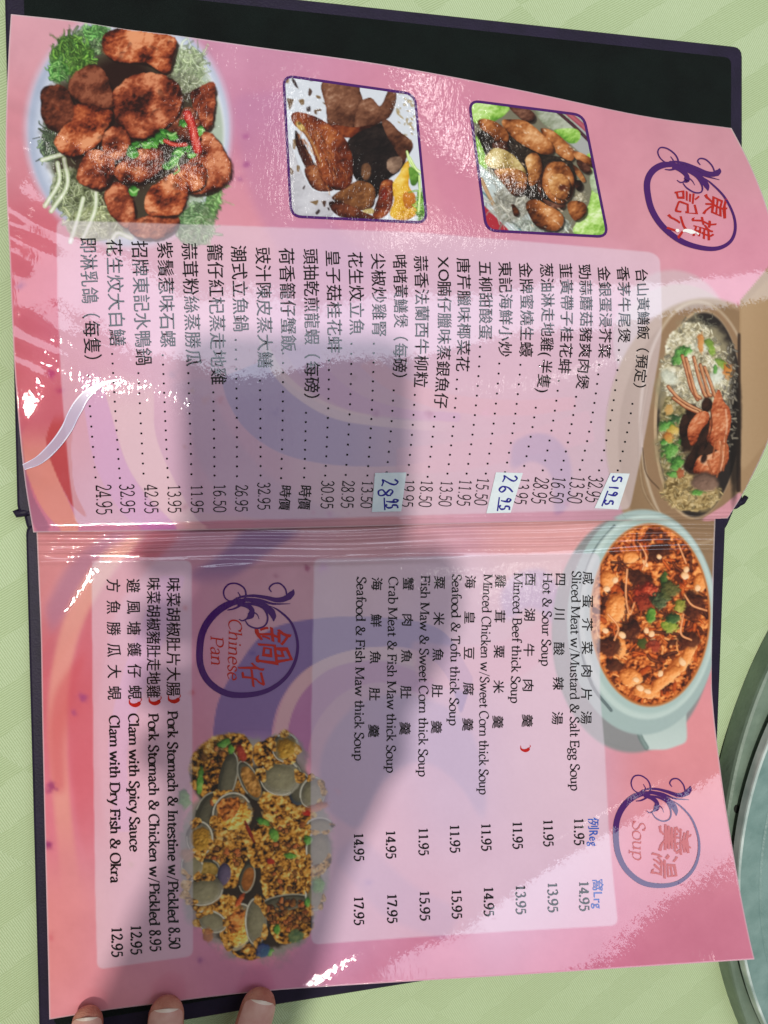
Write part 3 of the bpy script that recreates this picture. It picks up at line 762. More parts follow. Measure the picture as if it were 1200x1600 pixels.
blob(1082, 725, 13, 16, 0, ((24, 14, 10), (70, 44, 32)), .5, .3, soft=.2)
blob(1150, 690, 8, 90, 2, ((16, 12, 10), (40, 32, 28)), .3, .3, soft=.35, alpha=.8)
rice(60, 1140, 620, 12, 90, ((60, 56, 48), (120, 112, 96), (176, 166, 146)))
LEG = ((70, 26, 12), (158, 84, 48), (222, 160, 116))
for pts in [((1066, 556), (1074, 584), (1080, 606), (1090, 624)), ((1084, 558), (1092, 590), (1100, 614), (1104, 620)), ((1101, 574), (1110, 598), (1116, 616), (1120, 622)), ((1044, 604), (1060, 622), (1078, 634), (1094, 642)), ((1052, 622), (1072, 636), (1090, 644)), ((1072, 560), (1086, 612), (1094, 622)), ((1094, 570), (1106, 612), (1110, 618))]:
    strand(pts, 2.7, LEG, 1.4, .95, taper=-.2)
    strand([(p[0] + 1.5, p[1] - .5) for p in pts], .8, ((210, 150, 100), (240, 196, 150)), 1, .8)
blob(1104, 632, 8, 12, 0, ((24, 12, 10), (60, 34, 24)), .4, .3, soft=.3)
CB = ((74, 24, 10), (160, 72, 38), (206, 118, 74), (234, 178, 138))
DH = ((20, 10, 8), (58, 34, 24), (104, 70, 50))
for pl in [[(330, 870), (360, 870), (370, 930), (360, 990), (320, 1000), (310, 940)], [(350, 1150), (400, 1060), (430, 1050), (410, 1130), (395, 1190), (370, 1200)], [(440, 960), (480, 940), (490, 1010), (460, 1080), (430, 1060)], [(450, 785), (497, 775), (505, 825), (470, 855), (445, 835)]]:
    lump(pl, DH, .3, .4, k=3.81, dx=980, dy=420)
CK_ = dict(k=3.81, dx=980, dy=420, F=FB2, patch=.7, crust=.3, r0=1)
lump([(545, 715), (575, 790), (612, 840), (617, 920), (600, 1000), (575, 1065), (540, 1085), (500, 1045), (473, 1010), (490, 940), (500, 860), (512, 790)], CB, .35, .5, base=.58, **CK_)
lump([(595, 1040), (603, 1130), (560, 1205), (500, 1235), (420, 1222), (392, 1200), (428, 1118), (480, 1110), (540, 1080)], CB, .35, .5, base=.5, **CK_)
lump([(440, 850), (485, 858), (482, 910), (440, 960), (412, 1030), (380, 1052), (360, 990), (368, 930), (400, 880)], CB, .3, .5, base=.58, **CK_)
strand([(1110, 640), (1112, 665), (1106, 690)], 1.2, ((50, 20, 10), (110, 54, 30)), 1, .8)
strand([(1125, 690), (1130, 712), (1126, 735)], 1.4, ((230, 170, 130), (244, 204, 170)), 1.2, .6)
strand([(1134, 640), (1136, 665), (1132, 690)], 1.6, ((230, 170, 130), (246, 210, 180)), 1.4, .6)
blob(1102, 752, 20, 14, 0, ((80, 60, 50), (130, 100, 84), (160, 130, 110)), .5, .5, soft=.25)
for pts in [((1128, 690), (1126, 720), (1120, 745)), ((1134, 680), (1134, 710), (1130, 735)), ((1118, 690), (1114, 715)), ((1106, 720), (1112, 740))]:
    strand(pts, 1.6, ((120, 54, 26), (190, 110, 66)), 1, .8)
for x, y in [(1102, 676), (1096, 700), (1100, 716)]:
    blob(x, y, 5, 8, 20, ((30, 16, 12), (70, 40, 28)), .6, .3, soft=.3)

# ---- dish: hot soup in a celadon bowl
soft_ellipse(988, 990, 126, 186, 0, (138, 142, 142), .95, .02)
fill([(985, 1090), (1066, 1085), (1072, 1110), (1074, 1160), (1040, 1172), (1008, 1172), (996, 1140), (985, 1130)], (166, 186, 180), 5, .2, col2=(206, 220, 214), axis=1)
strand([(996, 1126), (1000, 1150), (1010, 1168)], 4, ((96, 116, 112), (120, 140, 136)), 2, .8)
soft_ellipse(1004, 972, 118, 176, 0, (166, 186, 182), 1, .015)
strand([(960, 822), (932, 856), (914, 900), (905, 960), (908, 1010), (925, 1070), (955, 1110)], 2.4, ((70, 84, 86), (96, 112, 112)), 1.5, .8)
soft_ellipse(1011, 964, 107, 160, 0, (194, 212, 205), 1, .02)
soft_ellipse(1013, 963, 100, 152, 0, (174, 196, 190), 1, .03)
soft_ellipse(1016, 961, 94, 143, 0, (208, 120, 56), 1, .02)
soft_ellipse(1016, 961, 91, 140, 0, (150, 84, 40), 1, .04)
keep = CAN.copy()
crumbs([(1016 + 92 * math.cos(t), 961 + 141 * math.sin(t)) for t in np.linspace(0, 6.283, 17)[:-1]], ((44, 16, 10), (110, 50, 20), (196, 112, 50), (232, 170, 100)), .1, gain=1.6, bias=.08)
SOUPC = [((130, 66, 20), (206, 128, 60), (240, 188, 116)), ((150, 78, 26), (220, 150, 80), (246, 206, 146)), ((110, 44, 14), (180, 90, 36), (222, 140, 76)), ((40, 14, 8), (78, 34, 18), (120, 60, 34)), ((30, 12, 10), (60, 28, 20), (96, 50, 34)), ((96, 30, 10), (170, 74, 24), (214, 120, 54))]
for k in range(300):
    a = random.random() * 6.283; q = random.random() ** .5 * .97
    x, y = 1016 + 90 * q * math.cos(a), 961 + 138 * q * math.sin(a)
    dark = NZ[40][int(y), int(x)]
    c = random.choice(SOUPC[3:5] + SOUPC[5:6]) if dark > .5 and random.random() < .75 else random.choice(SOUPC)
    if random.random() < .62:
        b = random.random() * 3.14; L = random.uniform(6, 26)
        strand([(x, y), (x + L * .5 * math.cos(b) + random.uniform(-4, 4), y + L * .5 * math.sin(b)), (x + L * math.cos(b), y + L * math.sin(b) + random.uniform(-4, 4))], random.uniform(1.0, 3.4), c, 1.2, .85)
    else:
        blob(x, y, random.uniform(4, 11), random.uniform(2, 6), random.uniform(0, 180), c, .9, .7, FB2, soft=.2, base=.5, alpha=.85)
for x, y, a, b, r in [(962, 950, 16, 24, 10), (950, 905, 12, 14, 0), (985, 870, 14, 10, 0), (1060, 1040, 12, 34, 40), (1076, 1020, 8, 30, 25), (985, 1058, 18, 14, 0), (1010, 1080, 22, 12, 10), (1040, 1060, 10, 30, 50), (1094, 910, 10, 14, 0), (968, 1010, 10, 18, 0)]:
    blob(x, y, a, b, r, SOUPC[1], .5, .6, FB2, soft=.12, base=.55)
for x, y, a, b, r in [(1082, 945, 20, 22, 0), (950, 1010, 20, 16, 0), (1000, 905, 26, 12, 30), (985, 985, 16, 16, 0), (1075, 1000, 18, 14, 0), (1030, 860, 18, 12, 0), (960, 1040, 14, 10, 0)]:
    blob(x, y, a, b, r, SOUPC[4], .6, .6, FB2, soft=.2, base=.5, alpha=.85)
for x, y in [(961, 906), (1070, 900), (1072, 890), (948, 920), (1010, 985), (1018, 990), (1020, 1002), (1030, 870), (1008, 880), (1000, 1075), (1012, 1080), (994, 1062), (1032, 1052), (1066, 1034), (946, 985), (972, 992), (1090, 918)]:
    blob(x, y, random.uniform(4, 7), random.uniform(3, 6), random.uniform(0, 90), ((190, 150, 100), (234, 204, 160), (250, 236, 210)), .6, .4, FB2, soft=.15, base=.55)
for pts in [((980, 890), (978, 930), (984, 960), (992, 940)), ((1070, 930), (1082, 946), (1104, 954)), ((950, 960), (966, 980), (960, 1000)), ((1000, 850), (1010, 870), (1004, 890)), ((1060, 850), (1072, 880)), ((1068, 960), (1064, 990), (1080, 1000))]:
    strand(pts, 1.7, ((130, 70, 30), (214, 150, 96), (240, 196, 150)), 1, .9)
for x, y, a, b, r, c in [(1012, 925, 16, 12, 0, ((90, 20, 12), (186, 70, 44), (232, 160, 120))), (1008, 942, 18, 10, 0, ((60, 14, 10), (130, 44, 28), (180, 90, 60))), (1032, 937, 12, 12, 0, ((16, 30, 20), (56, 84, 56), (130, 156, 120))), (1018, 962, 6, 13, 10, SC), (1062, 946, 9, 8, 0, ((80, 100, 30), (150, 166, 70), (206, 210, 120))),
                         (1045, 978, 12, 9, 20, ((60, 110, 30), (140, 176, 70), (200, 220, 130))), (1038, 906, 5, 12, 0, ((14, 40, 18), (56, 100, 44), (130, 166, 100))), (1004, 1004, 6, 7, 0, ((40, 60, 24), (90, 110, 50))), (1052, 966, 9, 7, 0, ((16, 50, 24), (50, 90, 50), (120, 160, 100))), (1022, 1008, 10, 8, 0, ((70, 14, 10), (150, 60, 40), (200, 120, 90))), (1046, 920, 12, 14, 0, ((24, 36, 16), (70, 84, 44), (130, 140, 90)))]:
    blob(x, y, a * 1.15, b * 1.15, r, c, 1.3, .8, FB2, soft=.25, base=.5, alpha=.9)
x0, x1, y0, y1 = box(900, 1130, 800, 1120)
rr = np.hypot((XX[y0:y1, x0:x1] - 1016) / 92, (YY[y0:y1, x0:x1] - 961) / 141)
mm = (1 - sm(.98, 1.0, rr))[..., None]
CAN[y0:y1, x0:x1] = keep[y0:y1, x0:x1] + (CAN[y0:y1, x0:x1] - keep[y0:y1, x0:x1]) * mm

# ---- dish: clams with minced meat
for c in [(400, 1330, 108, 168, 0), (330, 1350, 50, 110, 0), (470, 1330, 48, 110, 0), (360, 1200, 56, 52, 0), (440, 1190, 40, 42, 0), (400, 1450, 80, 44, 0)]:
    soft_ellipse(*c, (138, 138, 130), .75, .12, .35)
for c in [(395, 1320, 84, 120, 0), (345, 1215, 44, 44, 0), (432, 1190, 30, 28, 0), (400, 1450, 66, 34, 0), (340, 1380, 40, 70, 0), (456, 1330, 34, 90, 0)]:
    soft_ellipse(*c, (44, 34, 26), .95, .12, .4)
MI = [((90, 44, 12), (186, 120, 48), (226, 170, 90)), ((80, 36, 12), (164, 92, 40), (210, 140, 76)), ((110, 50, 20), (196, 104, 50), (232, 156, 96)), ((60, 30, 12), (126, 78, 36), (170, 120, 60))]


def mince(n, cx, cy, rx, ry):
    for _ in range(n):
        a = random.random() * 6.283; q = random.random() ** .5
        x, y = cx + rx * q * math.cos(a), cy + ry * q * math.sin(a)
        r = random.uniform(2.0, 5.5)
        blob(x, y, r * 1.2, r, random.uniform(0, 180), ((20, 10, 6), (40, 22, 12)), 1.2, .2, FB3, soft=.4, alpha=.6)
        blob(x - .4, y - .6, r, r * .8, random.uniform(0, 180), random.choice(MI), 1.3, .8, FB3, soft=.3, base=.55, alpha=.85)


SHELL = ((50, 50, 42), (104, 102, 88), (150, 148, 132), (196, 196, 184))
YEL = ((110, 70, 10), (186, 134, 36), (226, 180, 70))
MC = ((26, 18, 8), (104, 64, 20), (182, 122, 42), (214, 158, 70), (236, 196, 118))
crumbs([(300, 1180), (340, 1150), (385, 1150), (395, 1190), (385, 1240), (330, 1250), (298, 1225)], MC)
crumbs([(395, 1170), (430, 1150), (460, 1160), (455, 1200), (410, 1205)], MC, bias=-.1)
crumbs([(418, 1250), (460, 1235), (488, 1262), (500, 1310), (502, 1370), (490, 1410), (450, 1424), (413, 1400), (408, 1320)], MC, bias=.08)
crumbs([(298, 1290), (345, 1286), (388, 1300), (384, 1345), (360, 1390), (306, 1360)], MC, bias=.04)
crumbs([(420, 1420), (460, 1405), (490, 1425), (484, 1460), (445, 1475), (425, 1460)], MC)
crumbs([(300, 1400), (350, 1405), (372, 1420), (330, 1432), (300, 1420)], MC)
crumbs([(360, 1480), (400, 1475), (420, 1486), (395, 1500), (370, 1495)], MC, bias=-.05)
mince(60, 445, 1330, 36, 80)
mince(24, 345, 1200, 36, 36)
mince(24, 345, 1330, 32, 40)


def shell(cx, cy, rx, ry, rot, inner=None, cols=SHELL):
    soft_ellipse(cx + 2, cy + 3, rx * 1.06, ry * 1.06, rot, (18, 14, 10), .4, .3)
    blob(cx, cy, rx, ry, rot, cols, .14, .3, FB1, soft=.05, base=.42, gain=.35)
    soft_ellipse(cx + 1, cy + 1, rx * .86, ry * .86, rot, (70, 64, 46), .4, .3, .4)
    if inner:
        ang = np.linspace(0, 6.283, 9)[:-1]; ra = math.radians(rot)
        pl = [(cx + 2 + .8 * (rx * math.cos(t) * math.cos(ra) - ry * math.sin(t) * math.sin(ra)), cy + 2 + .8 * (rx * math.cos(t) * math.sin(ra) + ry * math.sin(t) * math.cos(ra))) for t in ang]
        lump(pl, inner, .3, .6, base=.55, F=FB2)
        crumbs(pl, inner, .6, alpha=.6, r0=3)
    else:
        blob(cx, cy, rx * .84, ry * .84, rot, ((56, 54, 44), (100, 96, 78), (136, 132, 110)), .25, .4, FB1, soft=.12, gain=.3)
    a0 = random.uniform(0, 6.28); ra = math.radians(rot)
    strand([(cx + (rx * math.cos(t) * math.cos(ra) - ry * math.sin(t) * math.sin(ra)) * .97, cy + (rx * math.cos(t) * math.sin(ra) + ry * math.sin(t) * math.cos(ra)) * .97) for t in np.linspace(a0, a0 + 3.4, 9)],
           1.3, ((120, 118, 106), (196, 194, 182)), 1.2, .8)


shell(356, 1214, 14, 40, 12)
blob(446, 1166, 18, 22, 10, YEL, .35, .6, FB2, soft=.08)
shell(390, 1220, 14, 34, -26, ((90, 56, 16), (170, 116, 50), (220, 170, 100)))
shell(440, 1214, 32, 30, 0, ((70, 66, 40), (120, 112, 70), (150, 142, 100)))
shell(468, 1232, 16, 26, 10, None, ((30, 40, 56), (70, 84, 100), (120, 130, 140)))
shell(328, 1270, 22, 34, 20)
shell(360, 1274, 31, 34, 20, ((130, 66, 16), (206, 130, 54), (240, 186, 100)))
mince(26, 350, 1254, 18, 12); blob(362, 1284, 18, 18, 0, ((150, 80, 20), (222, 150, 60), (244, 200, 120)), .5, .6, FB2, soft=.2)
shell(312, 1310, 20, 26, 0, ((110, 76, 20), (166, 124, 50), (200, 160, 90)))
shell(386, 1372, 12, 24, 12, ((110, 60, 16), (176, 110, 50)))
shell(318, 1360, 26, 18, -10, ((100, 76, 20), (150, 120, 50), (180, 150, 80)))
shell(318, 1390, 30, 24, -14, None, ((60, 60, 58), (112, 112, 108), (160, 160, 158)))
blob(350, 1366, 10, 18, 10, ((50, 44, 70), (96, 84, 112), (130, 120, 150)), .3, .3)
shell(400, 1440, 17, 36, 0)
blob(372, 1446, 22, 36, 14, YEL, .3, .7, FB2, soft=.07, base=.52)
shell(497, 1326, 18, 28, 0, None, ((110, 120, 116), (150, 160, 154), (190, 198, 190)))
shell(492, 1240, 16, 20, 0, None, ((110, 126, 120), (150, 164, 156), (190, 200, 190)))
shell(446, 1410, 40, 12, -8); mince(60, 450, 1430, 34, 26)
for pl in [[(330, 1240), (372, 1236), (380, 1262), (350, 1262)], [(395, 1290), (425, 1300), (420, 1350), (392, 1350)], [(340, 1400), (372, 1404), (368, 1424), (335, 1424)], [(410, 1240), (440, 1244), (450, 1262), (410, 1268)], [(470, 1330), (488, 1340), (486, 1390), (472, 1384)]]:
    crumbs(pl, MC, .9, bias=.05)
OPEN = [(363, 1272, 30, 33, 20, 1), (438, 1214, 31, 28, 0, 0), (372, 1448, 24, 36, 14, 1), (400, 1440, 16, 36, 0, 0), (312, 1310, 20, 26, 0, 2), (318, 1392, 30, 22, -14, 0), (498, 1328, 19, 30, 0, 0), (446, 1168, 20, 22, 10, 2), (300, 1352, 16, 20, 0, 0), (488, 1238, 18, 24, 20, 0), (500, 1290, 20, 12, 0, 0), (492, 1400, 14, 22, 0, 0), (330, 1440, 24, 16, 20, 0)]
for cx, cy, rx, ry, rot, kind in OPEN:
    blob(cx, cy, rx * 1.04, ry * 1.04, rot, ((64, 62, 54), (124, 120, 106), (176, 172, 158), (216, 212, 200)), .16, .35, FB1, soft=.06, base=.5, gain=.35, alpha=.92)
    if kind == 1:
        blob(cx + 2, cy + 2, rx * .84, ry * .82, rot, ((130, 70, 14), (206, 138, 44), (236, 186, 88), (250, 222, 150)), .5, .8, FB2, soft=.15, base=.55)
        crumbs([(cx - rx * .7, cy - ry * .6), (cx + rx * .4, cy - ry * .75), (cx + rx * .2, cy), (cx - rx * .5, cy + ry * .3)], ((70, 34, 10), (186, 104, 40), (226, 160, 84)), .8, r0=3)
    elif kind == 2:
        blob(cx + 2, cy + 2, rx * .75, ry * .75, rot, ((110, 74, 12), (176, 130, 40), (216, 176, 80)), .6, .8, FB2, soft=.2, base=.5)
    else:
        blob(cx, cy, rx * .8, ry * .8, rot, ((84, 80, 58), (134, 128, 100), (170, 164, 136)), .35, .5, FB1, soft=.3, gain=.3, alpha=.8)
    ra = math.radians(rot)
    for a0, wd in ((random.uniform(2.2, 4.2), 1.6), (random.uniform(0, 2), .9)):
        strand([(cx + (rx * math.cos(t) * math.cos(ra) - ry * math.sin(t) * math.sin(ra)), cy + (rx * math.cos(t) * math.sin(ra) + ry * math.sin(t) * math.cos(ra))) for t in np.linspace(a0, a0 + 2.6, 9)], wd, ((150, 148, 136), (222, 220, 208)), 1.2, .85)
    for _ in range(5):
        t = random.random() * 6.28
        crumbs([(cx + rx * 1.05 * math.cos(t + q) * w_, cy + ry * 1.05 * math.sin(t + q) * w_) for q, w_ in ((0, .8), (.3, 1.15), (.6, 1.2), (.9, .9), (.45, .7))], MC, .9, r0=2, alpha=.9)
for x, y, a, b, r, c in [(350, 1161, 9, 6, -30, SC), (361, 1170, 5, 8, 0, SC), (312, 1222, 5, 20, 6, SC), (288, 1248, 9, 14, 0, SC), (412, 1284, 11, 5, 25, SC), (428, 1304, 7, 9, -20, SC), (482, 1312, 8, 7, 0, SC), (454, 1337, 9, 4, 0, SC), (480, 1410, 5, 8, 0, SC), (433, 1452, 5, 7, 0, SC), (416, 1486, 10, 8, 0, SC), (497, 1384, 9, 12, 0, SC), (462, 1462, 12, 9, -30, ((60, 90, 60), (110, 140, 100))),
                         (377, 1178, 6, 14, -20, ((70, 12, 10), (140, 30, 26), (180, 60, 50))), (390, 1300, 3, 16, -25, ((90, 14, 10), (150, 30, 26))), (494, 1262, 22, 6, -18, ((130, 50, 36), (196, 104, 80), (226, 150, 120))), (480, 1271, 6, 5, 0, ((150, 20, 16), (200, 40, 30))), (423, 1346, 6, 5, 0, ((130, 24, 16), (190, 50, 36))), (374, 1408, 4, 12, 30, ((150, 50, 16), (214, 96, 46), (236, 140, 90))), (410, 1484, 9, 12, 40, ((30, 50, 110), (70, 96, 150))), (324, 1462, 8, 11, 0, ((150, 90, 60), (196, 130, 96))), (293, 1336, 10, 10, 0, ((150, 100, 80), (190, 140, 110)))]:
    blob(x, y, a * 1.05, b * 1.05, r, c, .9, .7, FB2, soft=.25, base=.5, alpha=.85)

x0, x1, y0, y1 = box(270, 540, 1130, 1520)
g_ = 1 - sm(.9, 1.1, np.hypot((XX[y0:y1, x0:x1] - 402) / 118, (YY[y0:y1, x0:x1] - 1325) / 178))
CAN[y0:y1, x0:x1] *= 1 + g_[..., None] * np.array([.22, .18, .10], np.float32)  # clam print brightened to offset the shadow lying over it
x0, x1, y0, y1 = box(900, 1130, 800, 1120)
g_ = 1 - sm(.97, 1.0, np.hypot((XX[y0:y1, x0:x1] - 1016) / 92, (YY[y0:y1, x0:x1] - 961) / 141))
CAN[y0:y1, x0:x1] *= 1 + g_[..., None] * np.array([.10, .0, -.05], np.float32)
np.clip(CAN, 0.01, 1, out=CAN)

# ---- translucent panels behind the text
PANEL1 = np.vstack([[(88, 344), (350, 352), (655, 363), (1018, 394), (1031, 402)], crom([(1034, 470), (1033, 530), (1022, 600), (1004, 700), (984, 796)], 6), [(800, 801), (560, 808), (333, 814), (118, 820)],
                    crom([(108, 740), (96, 600), (90, 470)], 5)])
PANEL2 = np.array([(491, 873), (720, 868), (938, 864), (937, 1000), (938, 1090), (945, 1170), (951, 1290), (958, 1370), (966, 1446), (800, 1455), (640, 1465), (487, 1476), (485, 1300), (487, 1100)], float)
PANEL3 = np.array([(143, 875), (300, 876), (300, 1100), (301, 1300), (302, 1494), (220, 1505), (152, 1515), (149, 1400), (146, 1200), (144, 1000)], float)
for pl, al_ in ((PANEL1, .52), (PANEL2, .55), (PANEL3, .52)):
    (x0, x1, y0, y1), m = roundpoly(pl, 6, .12)
    put(x0, x1, y0, y1, m * al_, C3((228, 216, 230)))
CAN += (NZ[3.5][..., None] - .5) * .008
np.clip(CAN, 0.01, 1, out=CAN)
CANL = lin(CAN).astype(np.float32)


def sample(px, py):
    px = np.clip(px, 0, CW - 1.01); py = np.clip(py, 0, CAN.shape[0] - 1.01)
    xi = px.astype(int); yi = py.astype(int)
    fx = (px - xi)[..., None]; fy = (py - yi)[..., None]
    return (CANL[yi, xi] * (1 - fx) + CANL[yi, xi + 1] * fx) * (1 - fy) + (CANL[yi + 1, xi] * (1 - fx) + CANL[yi + 1, xi + 1] * fx) * fy

# ------------------------------------------------------------------ materials
def new_mat(name):
    m = bpy.data.materials.new(name)
    m.use_nodes = True
    nt = m.node_tree
    return m, nt, nt.nodes['Principled BSDF']


def nd(nt, t, **kw):
    n = nt.nodes.new(t)
    for k, v in kw.items():
        if k in n.inputs.keys() if hasattr(n.inputs, 'keys') else False:
            n.inputs[k].default_value = v
        else:
            setattr(n, k, v)
    return n


def laminate(nt, b, strength=.35):
    """clear plastic film: a glossy coat with fine crumples"""
    tc = nd(nt, 'ShaderNodeTexCoord')
    mp = nd(nt, 'ShaderNodeMapping')
    mp.inputs['Scale'].default_value = (1, 1, 0.0)
    nt.links.new(tc.outputs['Object'], mp.inputs['Vector'])
    n1 = nd(nt, 'ShaderNodeTexNoise'); n1.inputs['Scale'].default_value = 1; n1.inputs['Detail'].default_value = 3; n1.inputs['Roughness'].default_value = .62
    n2 = nd(nt, 'ShaderNodeTexNoise'); n2.inputs['Scale'].default_value = 230; n2.inputs['Detail'].default_value = 1
    mp1 = nd(nt, 'ShaderNodeMapping'); mp1.inputs['Scale'].default_value = (520, 190, 0); mp1.inputs['Rotation'].default_value = (0, 0, .25)
    nt.links.new(tc.outputs['Object'], mp1.inputs['Vector'])
    nt.links.new(mp1.outputs['Vector'], n1.inputs['Vector'])
    nt.links.new(mp.outputs['Vector'], n2.inputs['Vector'])
    b1 = nd(nt, 'ShaderNodeBump'); b1.inputs['Strength'].default_value = strength; b1.inputs['Distance'].default_value = .0003
    b2 = nd(nt, 'ShaderNodeBump'); b2.inputs['Strength'].default_value = strength * .8; b2.inputs['Distance'].default_value = .000013
    nt.links.new(n1.outputs['Fac'], b1.inputs['Height'])
    nt.links.new(n2.outputs['Fac'], b2.inputs['Height'])
    nt.links.new(b1.outputs['Normal'], b2.inputs['Normal'])
    nt.links.new(b2.outputs['Normal'], b.inputs['Coat Normal'])
    b.inputs['Roughness'].default_value = .55
    b.inputs['Specular IOR Level'].default_value = .05
    b.inputs['Coat Weight'].default_value = 1.0
    b.inputs['Coat Roughness'].default_value = .03
    b.inputs['Coat IOR'].default_value = 1.6


def print_mat():
    m, nt, b = new_mat('laminated_print')
    a = nd(nt, 'ShaderNodeAttribute'); a.attribute_name = 'print'
    nt.links.new(a.outputs['Color'], b.inputs['Base Color'])
    laminate(nt, b)
    return m


def ink(name, c):
    m, nt, b = new_mat(name)
    b.inputs['Base Color'].default_value = rgb(*c)
    laminate(nt, b)
    return m


def plain(name, c, rough=.5, noise=None, c2=None, bump=0, bscale=300, spec=.5, coat=0):
    m, nt, b = new_mat(name)
    b.inputs['Base Color'].default_value = rgb(*c)
    b.inputs['Roughness'].default_value = rough
    b.inputs['Specular IOR Level'].default_value = spec
    b.inputs['Coat Weight'].default_value = coat
    tc = nd(nt, 'ShaderNodeTexCoord')
    if noise:
        n = nd(nt, 'ShaderNodeTexNoise'); n.inputs['Scale'].default_value = noise; n.inputs['Detail'].default_value = 5
        r = nd(nt, 'ShaderNodeMix', data_type='RGBA')
        r.inputs[6].default_value = rgb(*c); r.inputs[7].default_value = rgb(*c2)
        nt.links.new(tc.outputs['Object'], n.inputs['Vector'])
        cr = nd(nt, 'ShaderNodeMapRange'); cr.inputs[1].default_value = .35; cr.inputs[2].default_value = .65
        nt.links.new(n.outputs['Fac'], cr.inputs[0])
        nt.links.new(cr.outputs[0], r.inputs[0])
        nt.links.new(r.outputs[2], b.inputs['Base Color'])
    if bump:
        n = nd(nt, 'ShaderNodeTexNoise'); n.inputs['Scale'].default_value = bscale; n.inputs['Detail'].default_value = 4
        bp = nd(nt, 'ShaderNodeBump'); bp.inputs['Strength'].default_value = bump; bp.inputs['Distance'].default_value = .0006
        nt.links.new(tc.outputs['Object'], n.inputs['Vector'])
        nt.links.new(n.outputs['Fac'], bp.inputs['Height'])
        nt.links.new(bp.outputs['Normal'], b.inputs['Normal'])
    return m


M_PRINT = print_mat()
M_BLACK = ink('black_ink', (16, 14, 16))
M_BLUE = ink('blue_ink', (52, 92, 186))
M_RED = ink('red_ink', (188, 36, 26))
M_CHILI = ink('chili_ink', (186, 24, 20))
M_PURPLE = ink('purple_ink', (74, 26, 102))
M_EDGE = plain('page_edge', (226, 196, 204), .35, 200, (190, 150, 166))
M_RIM = plain('cover_leatherette', (34, 25, 50), .5, 120, (28, 21, 42), .25, 1400, .25)
M_CLOTHBLACK = plain('cover_lining', (7, 15, 13), .7, 60, (13, 24, 21), 1.0, 3000, .22)
M_STICK = plain('sticker_paper', (226, 236, 238), .6, 300, (216, 228, 232), spec=.3)
M_PEN = plain('pen_ink', (34, 30, 140), .5)
M_WHITE = plain('worn_white', (246, 244, 240), .6)
M_SHEEN, _nt, _b = new_mat('crease_sheen')  # lavender colour stands in for light reflected off a crease
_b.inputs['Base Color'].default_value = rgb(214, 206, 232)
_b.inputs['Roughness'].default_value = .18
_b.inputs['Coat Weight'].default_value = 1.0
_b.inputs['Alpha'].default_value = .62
M_SHEENEDGE = plain('crease_sheen_edge', (238, 232, 246), .25, 150, (214, 206, 232), coat=1)  # brighter borders of the painted crease reflection

# ------------------------------------------------------------------ tablecloth
m, nt, b = new_mat('damask_tablecloth')
tc = nd(nt, 'ShaderNodeTexCoord')
sep = nd(nt, 'ShaderNodeSeparateXYZ'); nt.links.new(tc.outputs['Object'], sep.inputs[0])


def math_n(op, a, b_=None, c_=None):
    n = nd(nt, 'ShaderNodeMath', operation=op)
    for i, v in enumerate((a, b_, c_)):
        if v is None:
            continue
        if isinstance(v, (int, float)):
            n.inputs[i].default_value = v
        else:
            nt.links.new(v, n.inputs[i])
    return n.outputs[0]


X, Y = sep.outputs[0], sep.outputs[1]
wob = nd(nt, 'ShaderNodeTexNoise'); wob.inputs['Scale'].default_value = 9; nt.links.new(tc.outputs['Object'], wob.inputs['Vector'])
# woven diamond lattice: two families of diagonal bands
u = math_n('ADD', math_n('MULTIPLY', X, .57), math_n('MULTIPLY', Y, -.82))
v = math_n('ADD', math_n('MULTIPLY', X, .60), math_n('MULTIPLY', Y, .80))
u = math_n('ADD', u, math_n('MULTIPLY', wob.outputs['Fac'], .004))
pu = math_n('PINGPONG', u, .015)
pv = math_n('PINGPONG', v, .060)
band = math_n('GREATER_THAN', pu, .0075)
band2 = math_n('GREATER_THAN', pv, .045)
damask = math_n('ABSOLUTE', math_n('SUBTRACT', band, band2))
# satin threads
tw = math_n('ADD', math_n('MULTIPLY', X, -.5), math_n('MULTIPLY', Y, .86))
tw2 = math_n('ADD', math_n('MULTIPLY', X, .86), math_n('MULTIPLY', Y, .5))
t1 = math_n('PINGPONG', tw, .00042)
t2 = math_n('PINGPONG', tw2, .00042)
thr = nd(nt, 'ShaderNodeMix', data_type='FLOAT')
nt.links.new(damask, thr.inputs[0]); nt.links.new(t1, thr.inputs[2]); nt.links.new(t2, thr.inputs[3])
mx = nd(nt, 'ShaderNodeMix', data_type='RGBA')
mx.inputs[6].default_value = rgb(180, 200, 150); mx.inputs[7].default_value = rgb(202, 220, 178)
nz = nd(nt, 'ShaderNodeTexNoise'); nz.inputs['Scale'].default_value = 900; nz.inputs['Detail'].default_value = 2
nt.links.new(tc.outputs['Object'], nz.inputs['Vector'])
nzb = nd(nt, 'ShaderNodeTexNoise'); nzb.inputs['Scale'].default_value = 14; nzb.inputs['Detail'].default_value = 3; nt.links.new(tc.outputs['Object'], nzb.inputs['Vector'])
fac = math_n('ADD', math_n('ADD', math_n('MULTIPLY', damask, .24), math_n('MULTIPLY', nz.outputs['Fac'], .4)), math_n('MULTIPLY', math_n('SUBTRACT', nzb.outputs['Fac'], .35), .7))
nt.links.new(fac, mx.inputs[0])
mx2 = nd(nt, 'ShaderNodeMix', data_type='RGBA'); mx2.blend_type = 'MULTIPLY'
mx2.inputs[7].default_value = (.72, .76, .66, 1)
nt.links.new(mx.outputs[2], mx2.inputs[6])
nt.links.new(math_n('LESS_THAN', thr.outputs[0], .00014), mx2.inputs[0])
nt.links.new(mx2.outputs[2], b.inputs['Base Color'])
b.inputs['Roughness'].default_value = .55
b.inputs['Sheen Weight'].default_value = .3
bp = nd(nt, 'ShaderNodeBump'); bp.inputs['Strength'].default_value = .5; bp.inputs['Distance'].default_value = .0004
